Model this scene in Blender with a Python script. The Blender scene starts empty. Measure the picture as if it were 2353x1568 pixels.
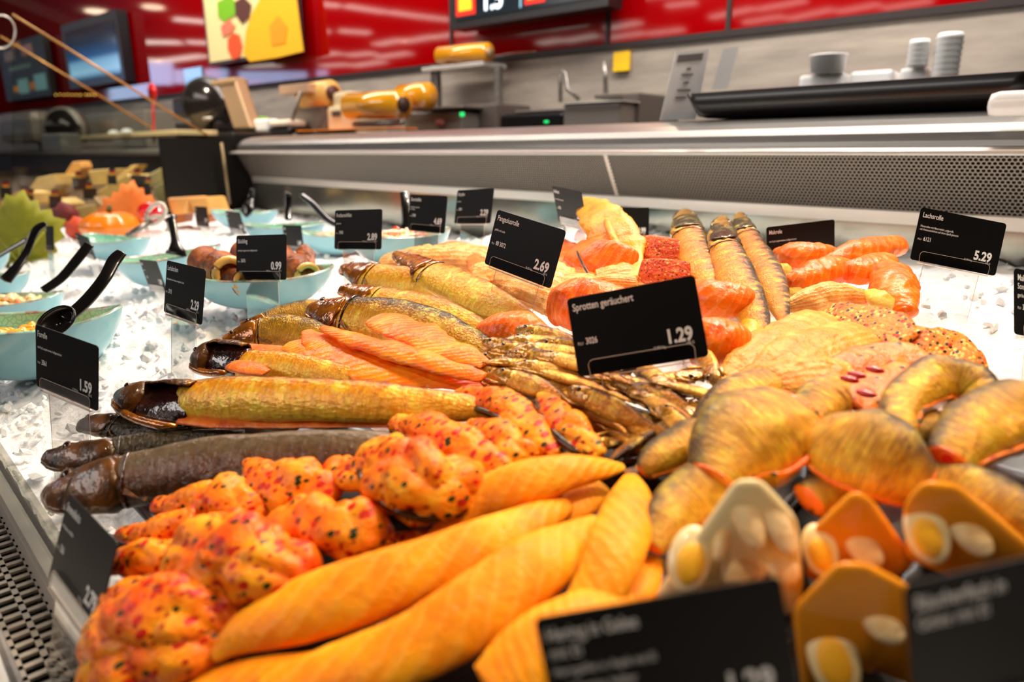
import bpy, bmesh, math, random
from mathutils import Vector, Matrix, noise
random.seed(7)
PI = math.pi
sc = bpy.context.scene
C = sc.collection
# ---------------------------------------------------------------- camera frame
CZ = 1.05                      # camera height above the floor
F = 1600.0                     # focal length for a frame 2353 wide
PIT = math.atan(432 / 1600)
AL = math.radians(44.3)
FW = Vector((-math.cos(AL), math.sin(AL), 0)); RT = Vector((math.sin(AL), math.cos(AL), 0)); UP = Vector((0, 0, 1))
CAM = Vector((0, 0, CZ))
CF = FW * math.cos(PIT) - UP * math.sin(PIT); CU = FW * math.sin(PIT) + UP * math.cos(PIT)
def ray(px, py):
    return RT * ((px - 1176.5) / F) + CF - CU * ((py - 784) / F)
def proj(p):
    q = p - CAM; z = q.dot(CF)
    return (1176.5 + F * q.dot(RT) / z, 784 - F * q.dot(CU) / z)
def interp(x, xs, ys):
    if x <= xs[0]: return ys[0]
    for i in range(1, len(xs)):
        if x <= xs[i]:
            t = (x - xs[i-1]) / (xs[i] - xs[i-1]); return ys[i-1] + t * (ys[i] - ys[i-1])
    return ys[-1]
def sstep(t):
    t = max(0, min(1, t)); return t * t * (3 - 2 * t)
def ice(X, Y):
    z = interp(Y, [-.3, 0, .12, .25, .37, .52, .7, .85, 1.3], [-.36, -.30, -.27, -.228, -.207, -.19, -.172, -.165, -.16])
    return CZ + z - .06 * sstep((-X - .95) / .45) * sstep(Y / .3)
def on(px, py, l=0.0):
    r = ray(px, py); lo, hi = .05, 8
    for i in range(44):
        m = (lo + hi) / 2; p = CAM + r * m
        if p.z > ice(p.x, p.y) + l: lo = m
        else: hi = m
    return CAM + r * lo
def flat(px, py, h):
    r = ray(px, py); return CAM + r * (h / r.z)
def atd(px, py, d):
    r = ray(px, py); return CAM + r * (d / r.dot(FW))
def atY(px, py, Y):
    r = ray(px, py); return CAM + r * (Y / r.y)
def atX(px, py, X):
    r = ray(px, py); return CAM + r * (X / r.x)
# wall frame
WA = math.radians(50)
WD = FW * math.cos(WA) - RT * math.sin(WA)            # along the wall, to the left
WP0 = CAM + RT * 1.19 + FW * 2.4
WN = Vector((WD.y, -WD.x, 0))
if WN.dot(CAM - WP0) < 0: WN = -WN                     # towards the camera
def wall(px, py, off=0.0):
    r = ray(px, py); p0 = WP0 + WN * off
    return CAM + r * ((p0 - CAM).dot(WN) / r.dot(WN))
# ---------------------------------------------------------------- object helpers
def tag(o, label=None, cat=None, group=None, kind=None):
    if label: o['label'] = label
    if cat: o['category'] = cat
    if group: o['group'] = group
    if kind: o['kind'] = kind
    return o
def empty(name, loc, label, cat, group=None, kind=None):
    o = bpy.data.objects.new(name, None); C.objects.link(o); o.location = loc
    o.empty_display_size = .02; o['_w'] = tuple(loc)
    return tag(o, label, cat, group, kind)
def mesh_obj(name, verts, faces, mat, parent=None, uvs=None, smooth=True, mats=None, fmat=None, origin=None):
    """verts are world points; the object's origin goes to its parent's or to `origin`/centroid"""
    if parent is not None:
        org = Vector(parent['_w'])
    elif origin is not None: org = Vector(origin)
    else:
        n = len(verts); org = Vector((sum(v[0] for v in verts) / n, sum(v[1] for v in verts) / n, min(v[2] for v in verts)))
    me = bpy.data.meshes.new(name)
    me.from_pydata([tuple(Vector(v) - org) for v in verts], [], faces)
    if uvs:
        ul = me.uv_layers.new(name='UVMap')
        for p in me.polygons:
            for li in p.loop_indices: ul.data[li].uv = uvs[me.loops[li].vertex_index]
    for m in (mats or [mat]): me.materials.append(m)
    if fmat:
        for p, k in zip(me.polygons, fmat): p.material_index = k
    if smooth: me.polygons.foreach_set('use_smooth', [True] * len(me.polygons))
    me.update()
    o = bpy.data.objects.new(name, me); C.objects.link(o)
    if parent is not None:
        o.parent = parent; o['_w'] = tuple(org)      # child keeps the parent's origin
    else:
        o.location = org; o['_w'] = tuple(org)
    return o
def merge(lists):
    V, Fc = [], []
    for v, f in lists:
        k = len(V); V += [Vector(q) for q in v]; Fc += [tuple(i + k for i in q) for q in f]
    return V, Fc
def g_box(c, ax, ay, az, bev=0.0):
    """box centred at c with half-axes ax, ay, az (vectors); bev chamfers all edges"""
    c = Vector(c); bm = bmesh.new(); bmesh.ops.create_cube(bm, size=2)
    lx, ly, lz = ax.length, ay.length, az.length
    for v in bm.verts: v.co = Vector((v.co.x * lx, v.co.y * ly, v.co.z * lz))
    if bev > 0:
        bmesh.ops.bevel(bm, geom=bm.edges[:], offset=min(bev, lx * .9, ly * .9, lz * .9), segments=2, profile=.6, affect='EDGES')
    ux, uy, uz = ax.normalized(), ay.normalized(), az.normalized()
    V = [c + ux * v.co.x + uy * v.co.y + uz * v.co.z for v in bm.verts]
    bm.verts.index_update(); Fc = [tuple(v.index for v in f.verts) for f in bm.faces]; bm.free()
    return V, Fc
def g_aabb(x0, x1, y0, y1, z0, z1, bev=0.0):
    return g_box(((x0+x1)/2, (y0+y1)/2, (z0+z1)/2), Vector((abs(x1-x0)/2, 0, 0)), Vector((0, abs(y1-y0)/2, 0)), Vector((0, 0, abs(z1-z0)/2)), bev)
def g_tube(pts, r, m=10, caps=True):
    pts = [Vector(p) for p in pts]; V, Fc = [], []; n = len(pts)
    rs = r if isinstance(r, (list, tuple)) else [r] * n
    for i, p in enumerate(pts):
        t = (pts[min(i+1, n-1)] - pts[max(i-1, 0)]).normalized()
        a = t.cross(UP if abs(t.z) < .9 else Vector((1, 0, 0))).normalized(); b = t.cross(a)
        for k in range(m):
            w = 2*PI*k/m; V.append(p + a*math.cos(w)*rs[i] + b*math.sin(w)*rs[i])
    for i in range(n-1):
        for k in range(m):
            Fc.append((i*m+k, i*m+(k+1) % m, (i+1)*m+(k+1) % m, (i+1)*m+k))
    if caps: Fc.append(tuple(range(m))[::-1]); Fc.append(tuple((n-1)*m+k for k in range(m)))
    return V, Fc
def g_sphere(c, r, ax=None, nu=16, nv=10):
    c = Vector(c); V, Fc = [], []
    X, Y, Z = ax or (Vector((1,0,0)), Vector((0,1,0)), Vector((0,0,1)))
    rx, ry, rz = r if isinstance(r, (tuple, list)) else (r, r, r)
    for j in range(nv+1):
        th = PI*j/nv
        for i in range(nu):
            w = 2*PI*i/nu; V.append(c + X*rx*math.sin(th)*math.cos(w) + Y*ry*math.sin(th)*math.sin(w) + Z*rz*math.cos(th))
    for j in range(nv):
        for i in range(nu): Fc.append((j*nu+i, j*nu+(i+1) % nu, (j+1)*nu+(i+1) % nu, (j+1)*nu+i))
    return V, Fc
def g_prism(pts, nrm, th):
    """polygon pts extruded by th along nrm"""
    n = len(pts); V = [Vector(p) for p in pts] + [Vector(p) + nrm * th for p in pts]
    Fc = [tuple(range(n))[::-1], tuple(range(n, 2*n))] + [(i, (i+1) % n, n+(i+1) % n, n+i) for i in range(n)]
    return V, Fc
def g_lathe(c, prof, axis=UP, m=24, sx=1.0, cap=True):
    c = Vector(c); a = axis.cross(Vector((.3, .9, .1))).normalized(); b = axis.cross(a)
    V, Fc = [], []
    for (r, z) in prof:
        for k in range(m):
            w = 2*PI*k/m; V.append(c + axis*z + a*r*math.cos(w)*sx + b*r*math.sin(w))
    for i in range(len(prof)-1):
        for k in range(m): Fc.append((i*m+k, i*m+(k+1) % m, (i+1)*m+(k+1) % m, (i+1)*m+k))
    if cap: Fc.append(tuple(range(m))[::-1]); Fc.append(tuple((len(prof)-1)*m+k for k in range(m)))
    return V, Fc
def solid(name, geo, mat, parent=None, smooth=False, **k):
    V, Fc = geo if isinstance(geo, tuple) else merge(geo)
    return mesh_obj(name, V, Fc, mat, parent, smooth=smooth, **k)
# ---------------------------------------------------------------- materials
MC = {}
def lin(c):
    return tuple((v/255/12.92 if v/255 <= .04045 else ((v/255+.055)/1.055)**2.4) for v in c) + (1,)
def NT(name):
    m = bpy.data.materials.new(name); m.use_nodes = True; nt = m.node_tree
    return m, nt, nt.nodes['Principled BSDF']
def nd(nt, t, **k):
    n = nt.nodes.new(t)
    for a, v in k.items(): setattr(n, a, v)
    return n
def simple(name, col, rough=.5, metal=0.0, coat=0.0, emit=0.0, spec=.5):
    if name in MC: return MC[name]
    m, nt, b = NT(name); b.inputs['Base Color'].default_value = lin(col)
    b.inputs['Roughness'].default_value = rough; b.inputs['Metallic'].default_value = metal
    b.inputs['Coat Weight'].default_value = coat; b.inputs['Coat Roughness'].default_value = .1
    b.inputs['Specular IOR Level'].default_value = spec
    if emit: b.inputs['Emission Color'].default_value = lin(col); b.inputs['Emission Strength'].default_value = emit
    MC[name] = m; return m
def math_n(nt, op, a, b=None, c=None):
    n = nd(nt, 'ShaderNodeMath', operation=op)
    for i, v in enumerate((a, b, c)):
        if v is None: continue
        if isinstance(v, (int, float)): n.inputs[i].default_value = v
        else: nt.links.new(v, n.inputs[i])
    return n.outputs[0]
def mixc(nt, f, a, b):
    n = nd(nt, 'ShaderNodeMix', data_type='RGBA')
    if isinstance(f, (int, float)): n.inputs[0].default_value = f
    else: nt.links.new(f, n.inputs[0])
    for i, v in ((6, a), (7, b)):
        if isinstance(v, tuple): n.inputs[i].default_value = v
        else: nt.links.new(v, n.inputs[i])
    return n.outputs[2]
def coords(nt, kind='Object'):
    return nd(nt, 'ShaderNodeTexCoord').outputs[kind]
def noise_n(nt, vec, scale, detail=3, rough=.55, dist=0.0):
    n = nd(nt, 'ShaderNodeTexNoise'); nt.links.new(vec, n.inputs['Vector'])
    n.inputs['Scale'].default_value = scale; n.inputs['Detail'].default_value = detail
    n.inputs['Roughness'].default_value = rough; n.inputs['Distortion'].default_value = dist
    return n.outputs['Fac']
def ramp(nt, fac, stops):
    n = nd(nt, 'ShaderNodeValToRGB'); cr = n.color_ramp
    while len(cr.elements) < len(stops): cr.elements.new(.5)
    for e, (p, c) in zip(cr.elements, stops): e.position = p; e.color = c if len(c) == 4 else lin(c)
    if not isinstance(fac, (int, float)): nt.links.new(fac, n.inputs[0])
    return n.outputs[0]
def bump(nt, b, h, strength=.3, dist=.002, chain=None, coat=True):
    n = nd(nt, 'ShaderNodeBump'); n.inputs['Strength'].default_value = strength; n.inputs['Distance'].default_value = dist
    nt.links.new(h, n.inputs['Height'])
    if chain is not None: nt.links.new(chain, n.inputs['Normal'])
    nt.links.new(n.outputs[0], b.inputs['Normal'])
    if coat: nt.links.new(n.outputs[0], b.inputs['Coat Normal'])
    return n.outputs[0]
def scalev(nt, vec, s):
    n = nd(nt, 'ShaderNodeMapping'); nt.links.new(vec, n.inputs['Vector']); n.inputs['Scale'].default_value = s
    return n.outputs[0]
BW = ((0, (0, 0, 0, 1)), (1, (1, 1, 1, 1)))

def fish_skin(name, back, side, belly, metal=.35, rough=.33, stripes=0.0, wr=60, mott=.4, head=None, b0=.18, b1=.42, streak=.4):
    """u runs along the fish, v round it with 0 at the back; copper sheen and fine scale wrinkles"""
    if name in MC: return MC[name]
    m, nt, b = NT(name); uv = coords(nt, 'UV'); ob = coords(nt)
    sp = nd(nt, 'ShaderNodeSeparateXYZ'); nt.links.new(uv, sp.inputs[0]); U, V = sp.outputs[0], sp.outputs[1]
    d = math_n(nt, 'SUBTRACT', 1.0, math_n(nt, 'ABSOLUTE', math_n(nt, 'MULTIPLY_ADD', V, 2.0, -1.0)))
    nz = noise_n(nt, ob, 55, 4); d2 = math_n(nt, 'MULTIPLY_ADD', math_n(nt, 'SUBTRACT', nz, .5), .35, d)
    col = ramp(nt, d2, [(0, back), (b0, back), (b1, side), (.8, belly)])
    mot = noise_n(nt, ob, 130, 4, .65)
    col = mixc(nt, math_n(nt, 'MULTIPLY', ramp(nt, mot, [(.42, (0,0,0,1)), (.72, (1,1,1,1))]), mott), col, lin(tuple(int(x*.45) for x in side)))
    hi = noise_n(nt, ob, 75, 3, .6)
    col = mixc(nt, math_n(nt, 'MULTIPLY', ramp(nt, hi, [(.5, (0,0,0,1)), (.72, (1,1,1,1))]), .55), col, lin(tuple(min(255, int(x*1.15+25)) for x in belly)))
    if stripes:
        w = nd(nt, 'ShaderNodeTexWave', wave_type='BANDS', bands_direction='X'); nt.links.new(scalev(nt, uv, (1, .12, 1)), w.inputs['Vector'])
        w.inputs['Scale'].default_value = 9; w.inputs['Distortion'].default_value = 5; w.inputs['Detail Scale'].default_value = 2.0
        msk = ramp(nt, d2, [(.25, (1,1,1,1)), (.45, (0,0,0,1))])
        col = mixc(nt, math_n(nt, 'MULTIPLY', math_n(nt, 'MULTIPLY', ramp(nt, w.outputs['Fac'], [(.5, (0,0,0,1)), (.62, (1,1,1,1))]), msk), stripes), col, lin((28, 26, 14)))
    sk = noise_n(nt, scalev(nt, uv, (wr*1.9, 9, 1)), 1.0, 4, .65, 1.2)
    col = mixc(nt, math_n(nt, 'MULTIPLY', ramp(nt, sk, [(.30, (1,1,1,1)), (.48, (0,0,0,1))]), streak), col, lin(tuple(int(x*.38) for x in side)))
    col = mixc(nt, math_n(nt, 'MULTIPLY', math_n(nt, 'MULTIPLY', ramp(nt, sk, [(.52, (0,0,0,1)), (.68, (1,1,1,1))]), ramp(nt, d2, [(b0*.6, (0,0,0,1)), (b1, (1,1,1,1))])), streak*.9), col, lin(tuple(min(255, int(x*1.1+30)) for x in belly)))
    nt.links.new(col, b.inputs['Base Color'])
    b.inputs['Metallic'].default_value = metal; b.inputs['Roughness'].default_value = rough
    b.inputs['Coat Weight'].default_value = .35; b.inputs['Coat Roughness'].default_value = .1; b.inputs['Specular IOR Level'].default_value = .3
    w = nd(nt, 'ShaderNodeTexWave', wave_type='BANDS', bands_direction='X'); nt.links.new(uv, w.inputs['Vector'])
    w.inputs['Scale'].default_value = wr / 3; w.inputs['Distortion'].default_value = 5; w.inputs['Detail'].default_value = 4; w.inputs['Detail Scale'].default_value = 4
    vo = nd(nt, 'ShaderNodeTexVoronoi'); nt.links.new(scalev(nt, uv, (wr*1.2, wr*.55, 1)), vo.inputs['Vector']); vo.inputs['Scale'].default_value = 1
    c1 = bump(nt, b, w.outputs['Fac'], .15, .0010); c1 = bump(nt, b, sk, .5, .0016, c1)
    c2 = bump(nt, b, vo.outputs['Distance'], .35, .0012, c1)
    bump(nt, b, noise_n(nt, ob, 190, 3), .35, .0015, c2)
    MC[name] = m; return m
def meat(name, c1, c2, c3, scale=40, stripes=None, flecks=(), rough=.35, bmp=.5, coat=.5, bscale=120, sc_st=14, metal=0, fibre=False):
    """flesh: three tones by noise, optional pale muscle lines, spice flecks with a shape of their own"""
    if name in MC: return MC[name]
    m, nt, b = NT(name); ob = coords(nt); uv = coords(nt, 'UV')
    nz = noise_n(nt, ob, scale, 4, .6)
    col = ramp(nt, nz, [(.3, c1), (.5, c2), (.7, c3)])
    last = None
    if stripes:
        w = nd(nt, 'ShaderNodeTexWave', wave_type='BANDS', bands_direction='Y' if fibre else 'DIAGONAL'); nt.links.new(scalev(nt, uv, (.35, 1, 1) if fibre else (1, .5, 1)), w.inputs['Vector'])
        w.inputs['Scale'].default_value = sc_st; w.inputs['Distortion'].default_value = 3; w.inputs['Detail Scale'].default_value = 1.2
        f = math_n(nt, 'MULTIPLY', ramp(nt, w.outputs['Fac'], [(.72, (0,0,0,1)), (.95, (1,1,1,1))]), noise_n(nt, ob, 22, 2))
        col = mixc(nt, math_n(nt, 'MULTIPLY', f, stripes[1]), col, lin(stripes[0]))
        last = bump(nt, b, w.outputs['Fac'], .25, .001)
    for i, (fc, fs, th) in enumerate(flecks):
        vo = nd(nt, 'ShaderNodeTexVoronoi'); mp = nd(nt, 'ShaderNodeMapping'); nt.links.new(ob, mp.inputs['Vector'])
        mp.inputs['Location'].default_value = (i*3.7, i*1.3, .5); mp.inputs['Scale'].default_value = (1, .6, 1)
        mp.inputs['Rotation'].default_value = (i, i*.7, .5)
        nt.links.new(mp.outputs[0], vo.inputs['Vector']); vo.inputs['Scale'].default_value = fs
        hue = nd(nt, 'ShaderNodeSeparateXYZ'); nt.links.new(vo.outputs['Color'], hue.inputs[0])
        f = math_n(nt, 'MULTIPLY', math_n(nt, 'LESS_THAN', vo.outputs['Distance'], th), math_n(nt, 'GREATER_THAN', hue.outputs[0], .45))
        col = mixc(nt, f, col, lin(fc))
    nt.links.new(col, b.inputs['Base Color'])
    b.inputs['Roughness'].default_value = rough+.12; b.inputs['Coat Weight'].default_value = coat*.5; b.inputs['Coat Roughness'].default_value = .10
    b.inputs['Specular IOR Level'].default_value = .2
    b.inputs['Metallic'].default_value = metal
    last = bump(nt, b, noise_n(nt, ob, bscale, 4, .6), bmp, .003, last)
    bump(nt, b, noise_n(nt, ob, 330, 2, .5), .35, .0012, last)
    MC[name] = m; return m
def noisy(name, c1, c2, scale=20, rough=.5, metal=0, coat=0, bmp=0, detail=3, st=(1,1,1)):
    if name in MC: return MC[name]
    m, nt, b = NT(name); ob = scalev(nt, coords(nt), st); n = noise_n(nt, ob, scale, detail)
    nt.links.new(ramp(nt, n, [(.3, c1), (.7, c2)]), b.inputs['Base Color'])
    b.inputs['Roughness'].default_value = rough; b.inputs['Metallic'].default_value = metal; b.inputs['Coat Weight'].default_value = coat
    if bmp: bump(nt, b, n, bmp, .003)
    MC[name] = m; return m
def clear(name, tint=(255, 255, 255), refl=.12, rough=.03, body=0.0):
    """thin clear sheet: mostly lets light through, fresnel reflection on top, optional milky body"""
    if name in MC: return MC[name]
    m, nt, b = NT(name); out = nt.nodes['Material Output']
    t = nd(nt, 'ShaderNodeBsdfTransparent'); t.inputs[0].default_value = lin(tint)
    g = nd(nt, 'ShaderNodeBsdfGlossy'); g.inputs['Roughness'].default_value = rough
    fr = nd(nt, 'ShaderNodeFresnel'); fr.inputs['IOR'].default_value = 1.45
    mx = nd(nt, 'ShaderNodeMixShader'); nt.links.new(math_n(nt, 'MULTIPLY_ADD', fr.outputs[0], .45, refl*.1), mx.inputs[0])
    nt.links.new(t.outputs[0], mx.inputs[1]); nt.links.new(g.outputs[0], mx.inputs[2])
    res = mx.outputs[0]
    if body:
        m2 = nd(nt, 'ShaderNodeMixShader'); m2.inputs[0].default_value = body
        nt.links.new(res, m2.inputs[1]); nt.links.new(b.outputs[0], m2.inputs[2]); b.inputs['Base Color'].default_value = lin(tint); b.inputs['Roughness'].default_value = .2
        res = m2.outputs[0]
    nt.links.new(res, out.inputs['Surface']); MC[name] = m; return m

M_black = simple('black_card', (9, 9, 10), .45, coat=0, spec=.18)
M_text = simple('white_print', (235, 235, 235), .6)
M_edge = simple('acrylic_edge', (225, 205, 190), .2)
M_acr = clear('acrylic', (250, 250, 250), .15)
M_steel = noisy('brushed_steel', (118, 114, 110), (146, 142, 136), 60, .36, .8, st=(.05, 1, 1))
M_steel_light = noisy('pale_steel', (205, 200, 192), (222, 218, 210), 40, .35, .6, st=(.05, 1, 1))
M_darksteel = simple('dark_steel', (70, 66, 62), .4, .6)
M_blackplastic = simple('black_plastic', (14, 13, 13), .22, coat=.5)
M_cream = simple('cream_plastic', (225, 205, 165), .4)
M_white = simple('white_plastic', (235, 235, 232), .35)
M_grey = simple('grey_machine', (120, 112, 104), .4, .3)
M_beige = simple('beige_metal', (176, 145, 108), .4, .3)
M_dark = simple('dark_machine', (38, 34, 32), .35, .2)
M_yellow = simple('yellow_film', (235, 160, 30), .15, coat=.8)
M_orange = simple('orange_board', (240, 130, 20), .3)
M_red = simple('red_gloss', (190, 14, 20), .2, coat=.6)
# ---------------------------------------------------------------- the sweep used for all food
def crom(P, t):
    n = len(P) - 1; x = t * n; i = min(int(x), n - 1); f = x - i
    p0, p1, p2, p3 = P[max(i-1, 0)], P[i], P[i+1], P[min(i+2, n)]
    return ((p1*2) + (p2-p0)*f + (p0*2-p1*5+p2*4-p3)*f*f + (p1*3-p0-p2*3+p3)*f*f*f) * .5
def frames(path, tilt, ratio, n):
    W, H = [], []
    for q in path:
        if q[0] == 'd': W.append(atd(q[1], q[2], q[3])); H.append(q[4])
        else: W.append(on(q[0], q[1], q[2])); H.append(q[3])
    Hv = [Vector((h, 0, 0)) for h in H]; out = []
    pts = [crom(W, i/(n-1)) for i in range(n)]; hs = [max(1.0, crom(Hv, i/(n-1)).x) for i in range(n)]
    for i, p in enumerate(pts):
        T = (pts[min(i+1, n-1)] - pts[max(i-1, 0)]).normalized()
        N0 = (UP*tilt + (CAM-p).normalized()*(1-tilt)).normalized()
        A = N0.cross(T).normalized(); N = T.cross(A).normalized()
        e = .001; x0 = proj(p); xt = proj(p+T*e); tx, ty = xt[0]-x0[0], xt[1]-x0[1]; L = math.hypot(tx, ty) or 1
        def perp(v):
            q = proj(p+v*e); return ((q[0]-x0[0])*(-ty) + (q[1]-x0[1])*tx)/L/e
        pa, pn = perp(A), perp(N)
        s = math.sqrt(pa*pa + ratio*ratio*pn*pn); s = max(s, 1657/(p-CAM).length*.45)
        out.append((p, T, A, N, hs[i]/s))
    return out
def g_sweep(fr, ratio=.6, m=28, ex=2.0, na=0.0, nf=40, seed=0, arc=None, u0=0.0, u1=1.0, grow=1.0, ridge=0, uv_off=0.0, flatcap=False, botflat=1.0, lob=0.0, lf=28):
    n = len(fr); V, Fc, UV = [], [], []
    closed = arc is None; a0, a1 = arc or (0, 1); mm = m if closed else m+1
    for i, (p, T, A, N, a) in enumerate(fr):
        u = u0 + (u1-u0)*i/(n-1)
        for k in range(mm):
            v = a0 + (a1-a0)*k/m; w = 2*PI*v; c, s = math.cos(w), math.sin(w)
            cc = math.copysign(abs(c)**(2/ex), c); ss = math.copysign(abs(s)**(2/ex), s)
            if ss < 0: ss *= botflat
            q = A*(a*grow*cc) + N*(a*grow*ratio*ss)
            if na:
                P = (p+q)*nf + Vector((seed*7.3, seed*3.1, seed))
                f = noise.fractal(P, .8, 2.1, 4)
                q = q*(1+na*f) + T*(a*na*.5*noise.noise(P+Vector((9, 3, 1))))
            if lob:
                P = (p+q)*lf + Vector((seed*1.7, seed*4.1, seed*.3))
                P = P + Vector((noise.noise(P*.8), noise.noise(P*.8+Vector((5, 5, 5))), 0))*.6
                dd_, _ = noise.voronoi(P); q = q*(1 - lob + lob*1.6*min(1, (dd_[1]-dd_[0])*2.2)**.5) + T*(a*lob*.5*noise.noise(P*1.3))
            if ridge: q = q*(1+ridge*math.sin(i*.9+seed))
            V.append(p+q); UV.append((u, v+uv_off))
    for i in range(n-1):
        for k in range(m if closed else m):
            k2 = (k+1) % mm if closed else k+1
            Fc.append((i*mm+k, i*mm+k2, (i+1)*mm+k2, (i+1)*mm+k))
    if closed:
        for (i, sgn) in ((0, -1), (n-1, 1)):
            p, T, A, N, a = fr[i]; k0 = len(V)
            V.append(p + T*(sgn*a*(.05 if flatcap else .45)*min(1, ratio*1.2))); UV.append((u0 if i == 0 else u1, .25))
            for k in range(m):
                f = (i*mm+k, i*mm+(k+1) % mm, k0); Fc.append(f if sgn > 0 else f[::-1])
    # the seam's v jump: give the last column its own vertices is skipped, v=0/1 both mean the back line
    return V, Fc, UV
def fix_uv(o):
    ul = o.data.uv_layers[0].data
    for p in o.data.polygons:
        vs = [ul[l].uv[1] for l in p.loop_indices]
        if max(vs)-min(vs) > .5:
            for l in p.loop_indices:
                if ul[l].uv[1] < .5: ul[l].uv[1] += 1.0
def sweep(name, path, mat, parent=None, tilt=.4, ratio=.6, n=36, m=28, label=None, cat=None, group=None, roundness=None, **k):
    fr = frames(path, tilt, ratio, n)
    V, Fc, UV = g_sweep(fr, ratio, m, **k)
    o = mesh_obj(name, V, Fc, mat, parent, uvs=UV); fix_uv(o)
    if label: tag(o, label, cat, group)
    return o, fr
def floorz(pts, extra=.0):
    c = sum(pts, Vector()) / len(pts); return Vector((c.x, c.y, ice(c.x, c.y) + extra))
# ---------------------------------------------------------------- fish
M_eye = simple('fish_eye', (20, 12, 8), .08, coat=1)
M_eyering = simple('eye_socket', (120, 60, 20), .25, coat=.6)
M_head = noisy('copper_head', (88, 42, 10), (205, 122, 28), 70, .22, .45, coat=.8, bmp=.5)
M_headdark = noisy('dark_head', (26, 20, 10), (116, 70, 24), 60, .34, .15, coat=.35, bmp=.7)
M_fin = noisy('fin', (60, 34, 10), (150, 92, 32), 200, .65, 0, coat=0)
M_inner = noisy('gill_cavity', (20, 6, 3), (64, 20, 8), 80, .2, 0, coat=.8, bmp=.6)
SK = {
 'headgold': lambda: fish_skin('gold_head', (56, 44, 20), (196, 124, 24), (244, 190, 84), .4, .2, wr=14, mott=.5, b0=.2, b1=.42, streak=.3),
 'gold': lambda: fish_skin('gold_skin', (124, 60, 10), (240, 146, 12), (255, 196, 54), .2, .27, mott=.18, b0=.10, b1=.30),
 'herring': lambda: fish_skin('herring_skin', (48, 42, 28), (208, 138, 24), (246, 186, 60), .4, .27, wr=90, mott=.3, b0=.22, b1=.42),
 'olive': lambda: fish_skin('olive_skin', (84, 62, 12), (190, 138, 24), (224, 150, 30), .4, .3, wr=80, mott=.5),
 'trout': lambda: fish_skin('trout_skin', (112, 94, 70), (96, 52, 14), (66, 42, 12), .25, .36, wr=40, mott=.5, b0=.34, b1=.55, streak=.35),
 'trout_dark': lambda: fish_skin('dark_trout_skin', (52, 40, 16), (60, 48, 16), (44, 34, 12), .25, .3, wr=40, mott=.6),
 'mackerel': lambda: fish_skin('mackerel_skin', (56, 52, 18), (216, 114, 12), (244, 160, 36), .3, .26, stripes=.85, wr=110, mott=.3, b0=.2, b1=.4, streak=.4),
 'kipper': lambda: fish_skin('kipper_skin', (84, 74, 54), (206, 140, 22), (246, 170, 34), .35, .28, wr=60, mott=.45, b0=.26, b1=.48, streak=.9),
}
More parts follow.
